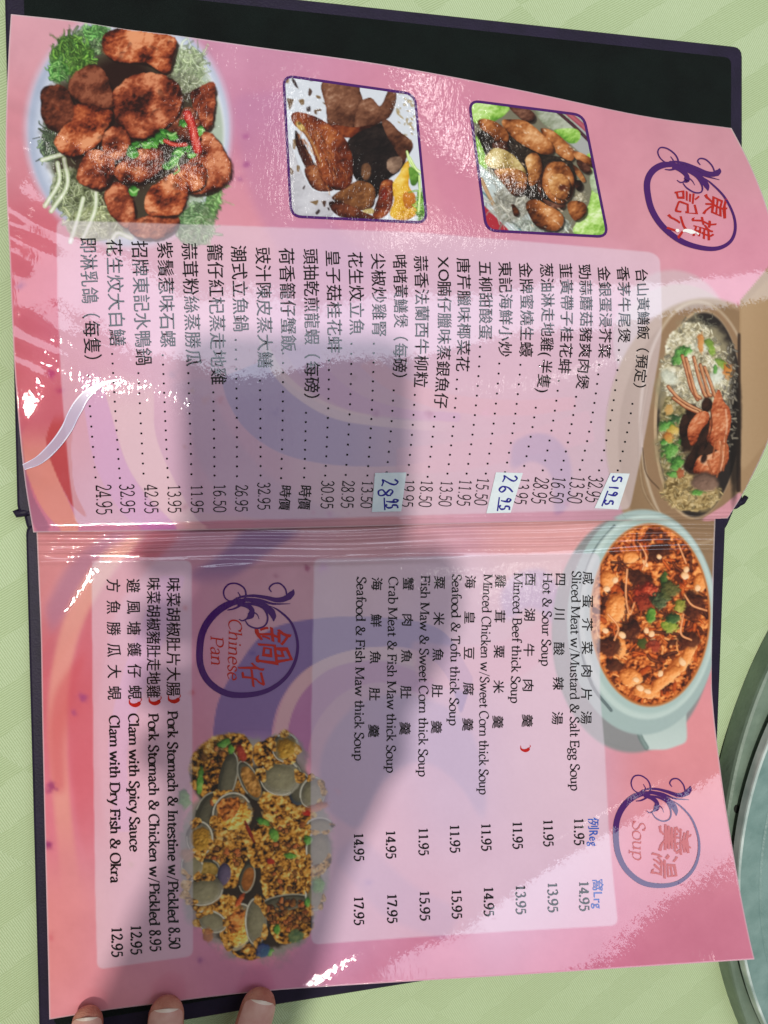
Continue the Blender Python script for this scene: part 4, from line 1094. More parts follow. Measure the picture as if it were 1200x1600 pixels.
nt.links.new(thr.outputs[0], bp.inputs['Height'])
bp.inputs['Distance'].default_value = .6
bp2 = nd(nt, 'ShaderNodeBump'); bp2.inputs['Strength'].default_value = .4; bp2.inputs['Distance'].default_value = .0004
bp2.inputs['Strength'].default_value = .12; nt.links.new(damask, bp2.inputs['Height']); nt.links.new(bp.outputs['Normal'], bp2.inputs['Normal'])
nt.links.new(bp2.outputs['Normal'], b.inputs['Normal'])
M_CLOTH = m
n = 181
gx = np.linspace(-.55, .75, n); gy = np.linspace(-.6, .6, n)
GX, GY = np.meshgrid(gx, gy)
GZ = -0.0016 + 0.0006 * np.sin(GX * 23 + GY * 9) * np.sin(GY * 17) + .0005 * np.sin(GX * 70 - GY * 48 + 2 * np.sin(GY * 30))
idx = np.arange(n * n).reshape(n, n)
q = np.stack([idx[:-1, :-1], idx[:-1, 1:], idx[1:, 1:], idx[1:, :-1]], -1).reshape(-1, 4)
cloth = quad_mesh('tablecloth', np.stack([GX, GY, GZ], -1).reshape(-1, 3), q, M_CLOTH, None)
cloth['label'] = 'pale green damask tablecloth with woven diagonal bands under the menu'
cloth['category'] = 'tablecloth'
cloth['kind'] = 'structure'

# ------------------------------------------------------------------ menu
menu = empty('open_menu', 'open laminated pink restaurant menu with dish pictures in a dark purple cover', 'menu')


def slab(name, corners, ztop, thick, mat, parent, r=.004, inset=0.0, bevel=.0012, zs=None):
    """board with rounded corners from pixel corners (clockwise in the picture)"""
    p = np.array([lift(x, y, ztop) for x, y in corners])
    k = len(p)
    c = p.mean(0)
    out = []
    for i in range(k):
        a, b_, d = p[i - 1], p[i], p[(i + 1) % k]
        e1 = (a - b_) / np.linalg.norm(a - b_); e2 = (d - b_) / np.linalg.norm(d - b_)
        bb = b_ + (e1 + e2) * inset
        for t in np.linspace(0, 1, 5):
            out.append(bb + e1 * r * (1 - t) ** 2 + e2 * r * t ** 2)
    out = np.array(out)
    m_ = len(out)
    nrm = out - out.mean(0); nrm[:, 2] = 0
    nrm /= np.linalg.norm(nrm, axis=1)[:, None]
    rings = [out - nrm * bevel + [0, 0, 0], out - nrm * bevel * .3 - [0, 0, bevel * .3], out - [0, 0, bevel], out - [0, 0, thick - bevel], out - nrm * bevel - [0, 0, thick]]
    V = np.vstack(rings)
    Fs = [list(range(m_ - 1, -1, -1))]
    for k_ in range(len(rings) - 1):
        for i in range(m_):
            j = (i + 1) % m_
            Fs.append([k_ * m_ + i, k_ * m_ + j, (k_ + 1) * m_ + j, (k_ + 1) * m_ + i])
    Fs.append([(len(rings) - 1) * m_ + i for i in range(m_)])
    o = mesh_obj(name, V, Fs, mat, parent, smooth=False)
    return o


CT = [(5, -52), (1161, 73), (1161, 796), (26, 806)]
CB_ = [(39, 818), (1135, 806), (1122, 1160), (1109, 1462), (690, 1530), (433, 1571), (61, 1634)]
ct = slab('cover_board', CT, .0058, .0050, M_RIM, menu)
slab('cover_lining', [(36, -30), (1143, 90), (1141, 770), (60, 780)], .0060, .0008, M_CLOTHBLACK, ct, r=.003, bevel=.0003)
cb = slab('cover_board', CB_, .0042, .0040, M_RIM, menu)
slab('cover_lining', [(62, 850), (1112, 840), (1092, 1445), (690, 1504), (433, 1545), (84, 1604)], .0044, .0008, M_CLOTHBLACK, cb, r=.003, bevel=.0003)
slab('cover_spine', [(33, 792), (1152, 788), (1133, 832), (44, 838)], .0036, .0034, M_RIM, menu)


# frayed ends of the spine binding
def tube(name, pts, rad, mat, parent, k=10, caps=True, flat=1.0):
    p = np.asarray(pts, float)
    rad = np.broadcast_to(np.asarray(rad, float), (len(p),))
    V = []; Fs = []
    up = np.array([0, 0, 1.0])
    for i in range(len(p)):
        t = p[min(i + 1, len(p) - 1)] - p[max(i - 1, 0)]
        t /= np.linalg.norm(t)
        s_ = np.cross(t, up); s_ /= max(1e-9, np.linalg.norm(s_))
        w = np.cross(s_, t)
        for a in range(k):
            th = 2 * math.pi * a / k
            V.append(p[i] + rad[i] * (math.cos(th) * s_ + flat * math.sin(th) * w))
    for i in range(len(p) - 1):
        for a in range(k):
            c_ = (a + 1) % k
            Fs.append([i * k + a, i * k + c_, (i + 1) * k + c_, (i + 1) * k + a])
    if caps:
        Fs.append(list(range(k))[::-1]); Fs.append([(len(p) - 1) * k + a for a in range(k)])
    return mesh_obj(name, V, Fs, mat, parent)


for pts in ([(24, 797), (27, 803), (38, 800), (52, 799)], [(1166, 776), (1160, 784), (1150, 788), (1140, 790)]):
    tube('spine_fray', [lift(x, y, .0045) for x, y in pts], [.0011, .0014, .0017, .0012], M_RIM, menu, 8)


def coons(L, R, T, B, s, t):
    """pixel position inside the four edges"""
    def along(c, tt):
        d = np.r_[0, np.cumsum(np.hypot(*np.diff(c, axis=0).T))]
        d /= d[-1]
        return np.stack([np.interp(tt, d, c[:, 0]), np.interp(tt, d, c[:, 1])], -1)
    l, r, a, b_ = along(crom(L, 8), t), along(crom(R, 8), t), along(crom(T, 8), s), along(crom(B, 8), s)
    s_ = s[..., None]; t_ = t[..., None]
    c00, c10, c01, c11 = T[0], T[-1], B[0], B[-1]
    return (1 - s_) * l + s_ * r + (1 - t_) * a + t_ * b_ - ((1 - s_) * (1 - t_) * c00 + s_ * (1 - t_) * c10 + (1 - s_) * t_ * c01 + s_ * t_ * c11)


def make_page(label, L, R, T, B, zf, ss, tt, clampy, drop=0.0, grow=0.0):
    L, R, T, B = (np.asarray(a, float).copy() for a in (L, R, T, B))
    T[0] = L[0]; B[0] = L[-1]; T[-1] = R[0]; B[-1] = R[-1]
    Sg, Tg = np.meshgrid(ss, tt)
    pp = coons(L, R, T, B, Sg, Tg)
    px, py = pp[..., 0], pp[..., 1]
    V = lift(px, py, zf(px, py) - drop)
    colr = sample(px, clampy(px, py))
    for e_ in (colr[0, :], colr[-1, :], colr[:, 0], colr[:, -1]):
        e_[:] = e_ * .35 + lin(np.array([.93, .86, .89])) * .65
    h, w = px.shape
    V = V.reshape(-1, 3); colr = colr.reshape(-1, 3)
    idx = np.arange(h * w).reshape(h, w)
    q = np.stack([idx[:-1, :-1], idx[1:, :-1], idx[1:, 1:], idx[:-1, 1:]], -1).reshape(-1, 4)
    # skirt: the cut edge of the laminated sheet
    ring = np.r_[idx[0, :], idx[1:, -1], idx[-1, -2::-1], idx[-2:0:-1, 0]]
    low = np.arange(len(ring)) + len(V)
    V2 = V[ring] - [0, 0, .0007]
    nx = np.roll(np.arange(len(ring)), -1)
    q2 = np.stack([ring, ring[nx], low[nx], low], -1)
    pg = quad_mesh('page', np.vstack([V, V2]), np.vstack([q, q2]), M_PRINT, menu, np.vstack([colr, np.tile(lin(np.array([.88, .80, .82])), (len(ring), 1))]))
    if label:
        pg['label'] = label
    return pg


pg1 = make_page('page with three columns of pictures and a list of dishes', LFT1, RGT1, TOP1, BOT1, z1, np.linspace(0, 1, 420), np.linspace(0, 1, 300),
                lambda x, y: np.minimum(y, ytop2(x) - 3))
tt2 = np.r_[np.linspace(0, .10, 90, endpoint=False), np.linspace(.10, 1, 260)]
pg2 = make_page('page with soups and clay pan dishes', LFT2, RGT2, TOP2, BOT2, z2, np.linspace(0, 1, 400), tt2, lambda x, y: np.maximum(y, ytop2(x) + 2))


def patch(name, bb, mask, zf, off, step, parent, label=None):
    x0, x1, y0, y1 = bb
    m_ = blur(mask, 3) > .02
    xs = np.arange(x0, x1, step); ys = np.arange(y0, y1, step)
    gx, gy = np.meshgrid(xs, ys)
    keep = m_[np.clip((gy - y0).astype(int), 0, m_.shape[0] - 1), np.clip((gx - x0).astype(int), 0, m_.shape[1] - 1)]
    cell = keep[:-1, :-1] & keep[1:, :-1] & keep[1:, 1:] & keep[:-1, 1:]
    idx = np.arange(gx.size).reshape(gx.shape)
    q = np.stack([idx[:-1, :-1], idx[1:, :-1], idx[1:, 1:], idx[:-1, 1:]], -1)[cell]
    used = np.unique(q)
    remap = np.zeros(gx.size, int); remap[used] = np.arange(len(used))
    px = gx.ravel()[used].astype(float); py = gy.ravel()[used].astype(float)
    o = quad_mesh(name, lift(px, py, zf(px, py) + off), remap[q], M_PRINT, parent, sample(px, py))
    if label:
        o['label'] = label
    return o


def inside_page1(bb):
    x0, x1, y0, y1 = bb
    xs = np.arange(x0, x1); ys = np.arange(y0, y1)
    X_, Y_ = np.meshgrid(xs, ys)
    edge = np.interp(Y_, RGT1[:, 1], RGT1[:, 0])
    return ((Y_ > ytop1(X_) + 2) & (Y_ < ybot1(X_) - 2) & (X_ < edge - 3)).astype(np.float32)


def inside_page2(bb):
    x0, x1, y0, y1 = bb
    X_, Y_ = np.meshgrid(np.arange(x0, x1), np.arange(y0, y1))
    edge = np.interp(Y_, RGT2[:, 1], RGT2[:, 0])
    return ((Y_ > ytop2(X_) + 8) & (X_ < edge - 3)).astype(np.float32)


def emask(parts):
    m_ = np.zeros(XX.shape, bool)
    for cx, cy, rx, ry in parts:
        m_ |= ((XX - cx) / rx) ** 2 + ((YY - cy) / ry) ** 2 < 1
    ys, xs = np.where(m_)
    bb = (xs.min(), xs.max() + 1, ys.min(), ys.max() + 1)
    return bb, m_[bb[2]:bb[3], bb[0]:bb[1]].astype(np.float32)


O_PANEL, O_PIC, O_INK, O_STICK = .00007, .00014, .00021, .00055
for pl, zf, pg in ((PANEL1, z1, pg1), (PANEL2, z2, pg2), (PANEL3, z2, pg2)):
    bb, mk = roundpoly(pl, 6, .12)
    patch('text_panel', bb, mk, zf, O_PANEL, 2.0, pg)


def shrink(mk): return (blur(mk, 5) > .97).astype(np.float32)


def dish(bb, mk, zf, pg, label, clip=None):
    if clip is not None:
        mk = mk * clip(bb)
    mk = (blur(mk, 3) > .9).astype(np.float32)
    return patch('dish_picture', bb, mk, zf, O_PIC, 1.25, pg, label)


bb, mk = emask([(200, 203, 165, 190)])
dish(bb, mk, z1, pg1, 'picture of fried chicken pieces with scallion on a round plate', inside_page1)
bb, mk = roundpoly(SQ, 9, .05)
sq = dish(bb, mk, z1, pg1, 'picture of roast squab on a white paper doily')
bb, mk = roundpoly(GO, 9, .05)
gs = dish(bb, mk, z1, pg1, 'picture of glazed browned meat on lettuce in a red tray')
bb, mk = emask([(1104, 680, 158, 216), (1058, 540, 100, 108)])
dish(bb, mk, z1, pg1, 'picture of crab on rice in a bamboo steamer', inside_page1)
bb, mk = emask([(995, 980, 132, 190), (1040, 1130, 50, 50)])
dish(bb, mk, z2, pg2, 'picture of red brown soup in a pale green bowl', inside_page2)
bb, mk = emask([(400, 1325, 122, 186)])
dish(bb, mk, z2, pg2, 'picture of clams with browned minced meat')


# ------------------------------------------------------------------ printed lettering
class Ink:
    """collects flat pieces in pixel space, then lays them on a page"""
    def __init__(self): self.v = []; self.f = []; self.z = []; self.m = []; self.k = 0

    def add(self, pts, faces, mi=0):
        b_ = len(self.v)
        self.v.extend([tuple(p) for p in pts]); self.z.extend([self.k * 2e-6] * len(pts))
        self.f.extend([tuple(b_ + i for i in f) for f in faces]); self.m.extend([mi] * len(faces))
        self.k = (self.k + 1) % 12

    def build(self, name, zf, off, parent, mats, label=None):
        v = np.array(self.v, float)
        V = lift(v[:, 0], v[:, 1], zf(v[:, 0], v[:, 1]) + off + np.array(self.z))
        # every piece faces up
        fs = []
        for f in self.f:
            a, b_, c_ = V[f[0]], V[f[1]], V[f[2]]
            nz_ = (b_[0] - a[0]) * (c_[1] - a[1]) - (b_[1] - a[1]) * (c_[0] - a[0])
            fs.append(f if nz_ > 0 else f[::-1])
        o = mesh_obj(name, V, fs, None, parent, True, None, mats, self.m)
        if label:
            o['label'] = label
        return o


def sweep(pts, widths):
    p = np.asarray(pts, float)
    w = np.broadcast_to(np.asarray(widths, float), (len(p),)) / 2
    t = np.gradient(p, axis=0)
    t /= np.maximum(1e-9, np.linalg.norm(t, axis=1))[:, None]
    n_ = np.stack([-t[:, 1], t[:, 0]], 1)
    V = np.vstack([p + n_ * w[:, None], p - n_ * w[:, None]])
    k = len(p)
    return V, [(i, i + 1, k + i + 1, k + i) for i in range(k - 1)]


# serif letter skeletons: S = stem (x, y0, y1, serif bits 1 bottom 2 top 4 top-left only), c = curve, l = straight line, d = dot
def Ss(x, a, b, s=3): return ('S', x, a, b, s)
def Cc(*p): return ('c', [(p[i], p[i + 1]) for i in range(0, len(p), 2)])
def Ll(*p): return ('l', [(p[i], p[i + 1]) for i in range(0, len(p), 2)])
def Dd(x, y): return ('d', x, y)
def Hh(x, y, w=.08): return ('h', x, y, w)


ARCH = lambda x: (x, .31, x + .07, .41, x + .17, .445, x + .25, .41, x + .275, .31, x + .275, 0)
SER = {
    'a': (.44, [Cc(.08, .35, .15, .44, .26, .44, .32, .35, .32, .09, .36, .01, .43, .03), Cc(.32, .27, .2, .24, .09, .18, .06, .09, .13, 0, .24, .02, .32, .12)]),
    'b': (.50, [Ss(.11, 0, .72, 4), Cc(.11, .33, .2, .44, .33, .44, .43, .34, .44, .2, .38, .05, .26, -.01, .11, .03)]),
    'c': (.42, [Cc(.37, .36, .3, .44, .2, .45, .09, .37, .05, .22, .1, .06, .22, -.01, .38, .07)]),
    'd': (.53, [Cc(.39, .38, .3, .45, .18, .43, .07, .33, .05, .2, .1, .04, .22, -.01, .39, .08), Ss(.4, 0, .72, 4), Hh(.46, .02, .05)]),
    'e': (.44, [Ll(.06, .25, .38, .25), Cc(.39, .25, .36, .38, .24, .45, .11, .39, .05, .22, .1, .05, .22, -.01, .39, .07)]),
    'f': (.30, [Cc(.37, .66, .3, .72, .2, .69, .16, .57, .16, .3, .16, .0), Hh(.16, 0), Ll(.04, .42, .32, .42)]),
    'g': (.47, [Cc(.22, .45, .1, .4, .07, .29, .13, .18, .24, .16, .34, .22, .36, .33, .3, .42, .22, .45), Cc(.14, .18, .09, .1, .16, .03, .34, .0, .4, -.09, .32, -.2, .16, -.21, .06, -.13, .12, -.03, .2, .02), Ll(.33, .4, .45, .42)]),
    'h': (.53, [Ss(.1, 0, .72, 5), Cc(*ARCH(.12)), Hh(.395, 0)]),
    'i': (.25, [Ss(.12, 0, .44, 5), Dd(.12, .62)]),
    'k': (.50, [Ss(.1, 0, .72, 5), Ll(.38, .42, .12, .2), Ll(.2, .26, .43, 0), Hh(.37, .43, .07), Hh(.44, 0, .06)]),
    'l': (.25, [Ss(.12, 0, .72, 5)]),
    'm': (.80, [Ss(.1, 0, .44, 5), Cc(*ARCH(.12)), Hh(.395, 0), Cc(*ARCH(.41)), Hh(.685, 0)]),
    'n': (.53, [Ss(.1, 0, .44, 5), Cc(*ARCH(.12)), Hh(.395, 0)]),
    'o': (.49, [Cc(.245, .45, .12, .41, .05, .3, .05, .14, .12, .02, .245, -.01, .37, .02, .44, .14, .44, .3, .37, .41, .245, .45)]),
    'p': (.51, [Ss(.11, -.22, .44, 5), Cc(.11, .33, .2, .44, .33, .44, .43, .34, .44, .2, .38, .05, .26, -.01, .11, .03)]),
    'r': (.37, [Ss(.1, 0, .44, 5), Cc(.12, .3, .18, .41, .26, .45, .35, .41)]),
    's': (.38, [Cc(.31, .36, .25, .44, .14, .45, .07, .36, .12, .27, .24, .2, .33, .11, .28, .01, .15, -.01, .05, .08)]),
    't': (.33, [Cc(.15, .58, .15, .3, .15, .08, .21, 0, .33, .05), Ll(.03, .42, .31, .42)]),
    'u': (.53, [Cc(.11, .43, .11, .16, .15, .03, .24, 0, .34, .05, .39, .12), Ss(.4, 0, .44, 4), Hh(.06, .43, .05), Hh(.46, .02, .05)]),
    'w': (.74, [Ll(.07, .44, .21, 0), Ll(.21, 0, .37, .44), Ll(.37, .44, .52, 0), Ll(.52, 0, .67, .44), Hh(.07, .43, .07), Hh(.67, .43, .07)]),
    'x': (.47, [Ll(.07, .44, .4, 0), Ll(.39, .44, .07, 0), Hh(.07, .43, .06), Hh(.39, .43, .06), Hh(.08, 0, .06), Hh(.4, 0, .06)]),
    'y': (.48, [Ll(.07, .44, .25, .02), Cc(.43, .44, .25, .02, .16, -.17, .05, -.21), Hh(.07, .43, .07), Hh(.43, .43, .06)]),
    'A': (.66, [Ll(.06, 0, .33, .69), Ll(.33, .69, .6, 0), Ll(.16, .24, .5, .24), Hh(.06, 0), Hh(.6, 0)]),
    'B': (.58, [Ss(.12, 0, .68, 3), Cc(.12, .67, .33, .67, .44, .58, .42, .42, .3, .36, .14, .36), Cc(.14, .36, .38, .36, .5, .26, .49, .1, .35, .01, .12, .01)]),
    'C': (.64, [Cc(.57, .53, .5, .64, .36, .69, .17, .61, .06, .42, .08, .18, .2, .03, .38, -.01, .58, .09), Ll(.57, .52, .57, .66)]),
    'D': (.70, [Ss(.12, 0, .68, 3), Cc(.12, .67, .36, .67, .55, .58, .64, .38, .58, .14, .4, .02, .12, .01)]),
    'E': (.56, [Ss(.12, 0, .68, 3), Ll(.12, .66, .48, .66), Ll(.12, .35, .4, .35), Ll(.12, .015, .5, .015), Ll(.48, .67, .48, .54), Ll(.5, .02, .52, .14), Ll(.4, .43, .4, .27)]),
    'F': (.53, [Ss(.12, 0, .68, 3), Ll(.12, .66, .48, .66), Ll(.12, .35, .4, .35), Ll(.48, .67, .48, .53), Ll(.4, .43, .4, .27)]),
    'H': (.76, [Ss(.12, 0, .68, 3), Ss(.63, 0, .68, 3), Ll(.12, .35, .63, .35)]),
    'I': (.30, [Ss(.15, 0, .68, 3)]),
    'M': (.88, [Ss(.11, 0, .68, 3), Ll(.11, .68, .42, .04), ('t', [(.42, .04), (.75, .68)]), Ss(.77, 0, .68, 3)]),
    'O': (.72, [Cc(.36, .69, .18, .63, .07, .46, .07, .22, .18, .05, .36, -.01, .54, .05, .65, .22, .65, .46, .54, .63, .36, .69)]),
    'P': (.54, [Ss(.12, 0, .68, 3), Cc(.12, .67, .34, .67, .48, .57, .48, .41, .36, .31, .14, .31)]),
    'S': (.48, [Cc(.4, .55, .33, .67, .2, .69, .09, .6, .1, .46, .22, .37, .36, .28, .43, .16, .36, .03, .22, -.01, .06, .1), Ll(.4, .53, .4, .67), Ll(.06, .14, .06, 0)]),
    'T': (.60, [Ss(.3, 0, .68, 1), Ll(.04, .66, .56, .66), Ll(.05, .67, .05, .53), Ll(.55, .67, .55, .53)]),
    '&': (.74, [Cc(.66, .38, .56, .14, .4, .01, .2, .0, .09, .12, .13, .27, .3, .38, .4, .5, .36, .64, .25, .67, .18, .57, .25, .42, .42, .2, .56, .04, .7, .02), Hh(.62, .39, .09)]),
    '/': (.42, [('t', [(.06, -.1), (.36, .72)])]),
    '.': (.24, [Dd(.12, .045)]),
    '0': (.50, [Cc(.25, .68, .13, .61, .07, .44, .07, .22, .13, .05, .25, -.01, .37, .05, .43, .22, .43, .44, .37, .61, .25, .68)]),
    '1': (.50, [Ss(.27, 0, .66, 1), Ll(.27, .66, .12, .57)]),
    '2': (.50, [Cc(.09, .52, .14, .64, .26, .68, .39, .6, .4, .47, .3, .3, .08, .03), ('S2', (.08, .04), (.44, .04)), Ll(.44, .03, .46, .16)]),
    '3': (.50, [Cc(.09, .56, .17, .66, .29, .67, .39, .58, .36, .43, .22, .37), Cc(.22, .37, .38, .35, .44, .2, .36, .04, .22, -.01, .07, .07)]),
    '4': (.50, [Ss(.35, 0, .67, 1), Ll(.34, .67, .04, .2), Ll(.04, .19, .47, .19)]),
    '5': (.50, [Ll(.15, .65, .42, .65), ('t', [(.15, .66), (.13, .38)]), Cc(.13, .38, .26, .42, .4, .36, .43, .2, .35, .05, .21, -.01, .07, .06)]),
    '6': (.50, [Cc(.41, .63, .28, .65, .13, .5, .07, .25, .12, .05, .25, -.01, .39, .06, .43, .21, .36, .36, .23, .39, .09, .27)]),
    '7': (.50, [('S2', (.07, .65), (.44, .65)), ('t2', [(.44, .66), (.2, 0)]), Ll(.07, .66, .06, .53)]),
    '8': (.50, [Cc(.25, .68, .14, .63, .11, .52, .18, .41, .33, .31, .41, .17, .36, .03, .25, -.01, .13, .03, .08, .16, .15, .3, .31, .41, .39, .54, .35, .64, .25, .68)]),
    '9': (.50, [Cc(.09, .04, .22, .02, .37, .17, .43, .42, .38, .62, .25, .68, .11, .61, .07, .46, .14, .31, .27, .28, .41, .4)]),
    ' ': (.25, []),
}


def pen(pts, T, t, ang=18):
    d = np.gradient(np.asarray(pts, float), axis=0)
    a = np.arctan2(d[:, 1], d[:, 0]) - math.radians(ang)
    return t + (T - t) * np.abs(np.sin(a))


_glyph_cache = {}


def serif_glyph(ch, T, t):
    key = (ch, T, t)
    if key in _glyph_cache:
        return _glyph_cache[key]
    out = []
    adv, ops = SER.get(ch, SER[' '])
    for op in ops:
        k = op[0]
        if k == 'S':
            _, x, a, b_, s_ = op
            out.append(sweep([(x, a), (x, b_)], T))
            st = max(t, .038)
            if s_ & 1: out.append(sweep([(x - T * .5 - .06, a + st / 2), (x + T * .5 + .06, a + st / 2)], st))
            if s_ & 2: out.append(sweep([(x - T * .5 - .06, b_ - st / 2), (x + T * .5 + .06, b_ - st / 2)], st))
            if s_ & 4: out.append(sweep([(x - T * .5 - .065, b_ - st * .9), (x + T * .3, b_ - st * .4)], st))
        elif k == 'h':
            st = max(t, .038)
            out.append(sweep([(op[1] - op[3], op[2] + st / 2), (op[1] + op[3], op[2] + st / 2)], st))
        elif k == 'c':
            p = crom(op[1], 5)
            out.append(sweep(p, pen(p, T, t)))
        elif k == 'l':
            p = np.array(op[1])
            p = np.linspace(p[0], p[-1], 2)
            out.append(sweep(p, pen(p, T, t, 30)))
        elif k == 't':
            out.append(sweep(op[1], t * 1.1))
        elif k == 't2':
            out.append(sweep(op[1], T))
        elif k == 'S2':
            out.append(sweep([op[1], op[2]], (T + t) / 2))
        elif k == 'd':
            r_ = T * .62
            c_ = [(op[1] + r_ * math.cos(i * math.pi / 4), op[2] + r_ * math.sin(i * math.pi / 4)) for i in range(8)]
            out.append((np.array(c_), [tuple(range(8))]))
    _glyph_cache[key] = (adv, out)
    return adv, out


def sans_glyph(ch):
    """light sans numerals of the price column"""
    return serif_glyph(ch, .064, .056)


# Chinese characters and sans lettering come from the built-in font
_chars = {}


def load_chars(chars, offset=0.0):
    objs = []
    for ch in sorted(set(chars)):
        cu = bpy.data.curves.new('t', 'FONT')
        cu.body = ch; cu.size = 1; cu.resolution_u = 3; cu.fill_mode = 'FRONT'; cu.offset = offset
        o = bpy.data.objects.new('t', cu)
        COL.objects.link(o)
        objs.append((ch, o, cu))
    bpy.context.view_layer.update()
    for ch, o, cu in objs:
        me = bpy.data.meshes.new_from_object(o)
        _chars[(ch, offset)] = (np.array([v.co[:2] for v in me.vertices]).reshape(-1, 2), [tuple(p.vertices) for p in me.polygons])
        bpy.data.objects.remove(o); bpy.data.meshes.remove(me); bpy.data.curves.remove(cu)


class Line:
    """a baseline through pixels, reading down the picture; 'up' of the lettering points right"""
    def __init__(self, pts):
        p = np.asarray(pts, float)
        yy = np.linspace(p[0, 1], p[-1, 1], 80)
        k = min(2, len(p) - 1)
        co = np.polyfit(p[:, 1], p[:, 0], k)
        self.co = co; self.dco = np.polyder(co)

    def at(self, y, up):
        y = np.asarray(y, float)
        x = np.polyval(self.co, y); dx = np.polyval(self.dco, y)
        return np.stack([x + up, y - dx * up * 1.0], -1)


def put_chars(inkm, line, text, y0, adv, eu, ea=None, mi=0, offset=0.0, widths=None, shear=0.0):
    """full-width characters: adv pixels each along the line, eu pixels per em across it"""
    y = y0
    for ch in text:
        v, f = _chars[(ch, offset)]
        a = adv * (widths.get(ch, 1.0) if widths else 1.0)
        if len(v):
            e = ea or adv
            xx = v[:, 0].copy()
            if ch == '（': xx = xx - .1
            for q in ((0, 0), (.55, .35)):       # a little bolder
                inkm.add(line.at(y + (xx + shear * v[:, 1]) * e + q[0] - .25, v[:, 1] * eu + q[1]), f, mi)
        y += a
    return y


def put_serif(inkm, line, text, y0, y1, eu, T=.085, t=.036, mi=0, shear=0.0, sans=False):
    tot = sum(serif_glyph(c, T, t)[0] for c in text)
    k = (y1 - y0) / tot
    y = y0
    for ch in text:
        adv, parts = serif_glyph(ch, T, t)
        for V, Fs in parts:
            inkm.add(line.at(y + (V[:, 0] + shear * V[:, 1]) * k, V[:, 1] * eu), Fs, mi)
        y += adv * k


def put_dot(inkm, x, y, r, mi=0):
    inkm.add([(x + r * math.cos(i * math.pi / 4), y + r * math.sin(i * math.pi / 4)) for i in range(8)], [tuple(range(8))], mi)


# rows of the upper page: text, top of text, end of text, char left at start, visible glyph height, dots (x,y)-(x,y), price, price base, price top, y, y
ROWS = [
    ('即淋乳鴿（每隻）', 371, 573, 124, 27, (136, 587), (148, 746), '24.95', 149, 173, 757, 805),
    ('花生炆大白鱔', 374, 541, 165, 26, (174, 553), (186, 747), '32.95', 187, 209, 756, 803),
    ('招牌東記水鴨鍋', 377, 571, 205, 26, (215, 583), (223, 740), '42.95', 225, 246, 757, 803),
    ('紫鬚惹味石螺', 378, 543, 245, 25, (253, 555), (261, 746), '13.95', 262, 282, 757, 802),
    ('蒜茸粉絲蒸勝瓜', 380, 572, 283, 25, (293, 583), (298, 741), '11.95', 298, 317, 757, 802),
    ('籠仔紅杞蒸走地雞', 382, 601, 323, 25, (332, 613), (334, 743), '16.50', 334, 353, 756, 801),
    ('潮式立魚鍋', 384, 518, 360, 25, (367, 531), (369, 744), '26.95', 368, 387, 757, 800),
    ('豉汁陳皮蒸大鱔', 387, 575, 398, 24.5, (405, 595), (406, 743), '32.95', 403, 422, 753, 797),
    ('荷香籠仔蟹飯', 388, 549, 435, 24.5, (441, 552), (438, 747), '時價', 438, 456, 757, 797),
    ('頭抽乾煎龍蝦（每磅）', 389, 632, 473, 24, (477, 645), (474, 746), '時價', 468, 488, 757, 796),
    ('皇子菇桂花蚌', 391, 551, 508, 23.5, (513, 563), (507, 743), '30.95', 503, 522, 750, 795),
    ('花生炆立魚', 394, 523, 543, 23.5, (548, 537), (539, 742), '28.95', 535, 554, 750, 794),
    ('尖椒炒雞腎', 396, 526, 579, 23, (583, 537), (573, 743), '13.50', 566, 583, 750, 794),
    ('啫啫黃鱔煲（每磅）', 398, 598, 613, 22.5, (614, 610), (603, 738), None, 0, 0, 0, 0),
    ('蒜香法蘭西牛柳粒', 400, 605, 646, 22.5, (647, 617), (636, 742), '19.95', 630, 648, 748, 792),
    ('XO腩仔臘味蒸銀魚仔', 402, 637, 682, 22, (678, 651), (667, 745), '18.50', 658, 677, 749, 792),
    ('唐芹臘味椰菜花', 403, 580, 713, 21.5, (713, 593), (698, 740), '13.50', 689, 708, 750, 791),
    ('五柳甜酸蛋', 408, 530, 747, 21.5, (749, 542), (728, 740), '11.95', 718, 738, 748, 790),
    ('東記海鮮小炒', 409, 557, 778, 21.5, (779, 568), (758, 740), '15.50', 746, 765, 745, 789),
    ('金牌蜜燒生蠔', 411, 557, 810, 21.5, (812, 570), (788, 738), None, 0, 0, 0, 0),
    ('葱油淋走地雞(半隻)', 412, 617, 843, 21, (836, 637), (818, 728), '13.95', 808, 828, 744, 787),
    ('韮黃帶子桂花蚌', 412, 583, 873, 20.5, (872, 595), (847, 735), '28.95', 836, 858, 744, 786),
    ('勁蒜蘑菇豬爽肉煲', 414, 607, 903, 20, (899, 620), (876, 734), '16.50', 864, 885, 743, 785),
    ('金銀蛋浸芥菜', 417, 559, 933, 20, (935, 570), (905, 734), '13.50', 893, 915, 742, 785),
    ('香茅牛尾煲', 417, 535, 963, 20, (966, 547), (935, 735), '32.95', 921, 943, 742, 784),
    ('台山黃鱔飯（預定）', 420, 613, 992, 19.5, (987, 631), (964, 735), None, 0, 0, 0, 0),
]
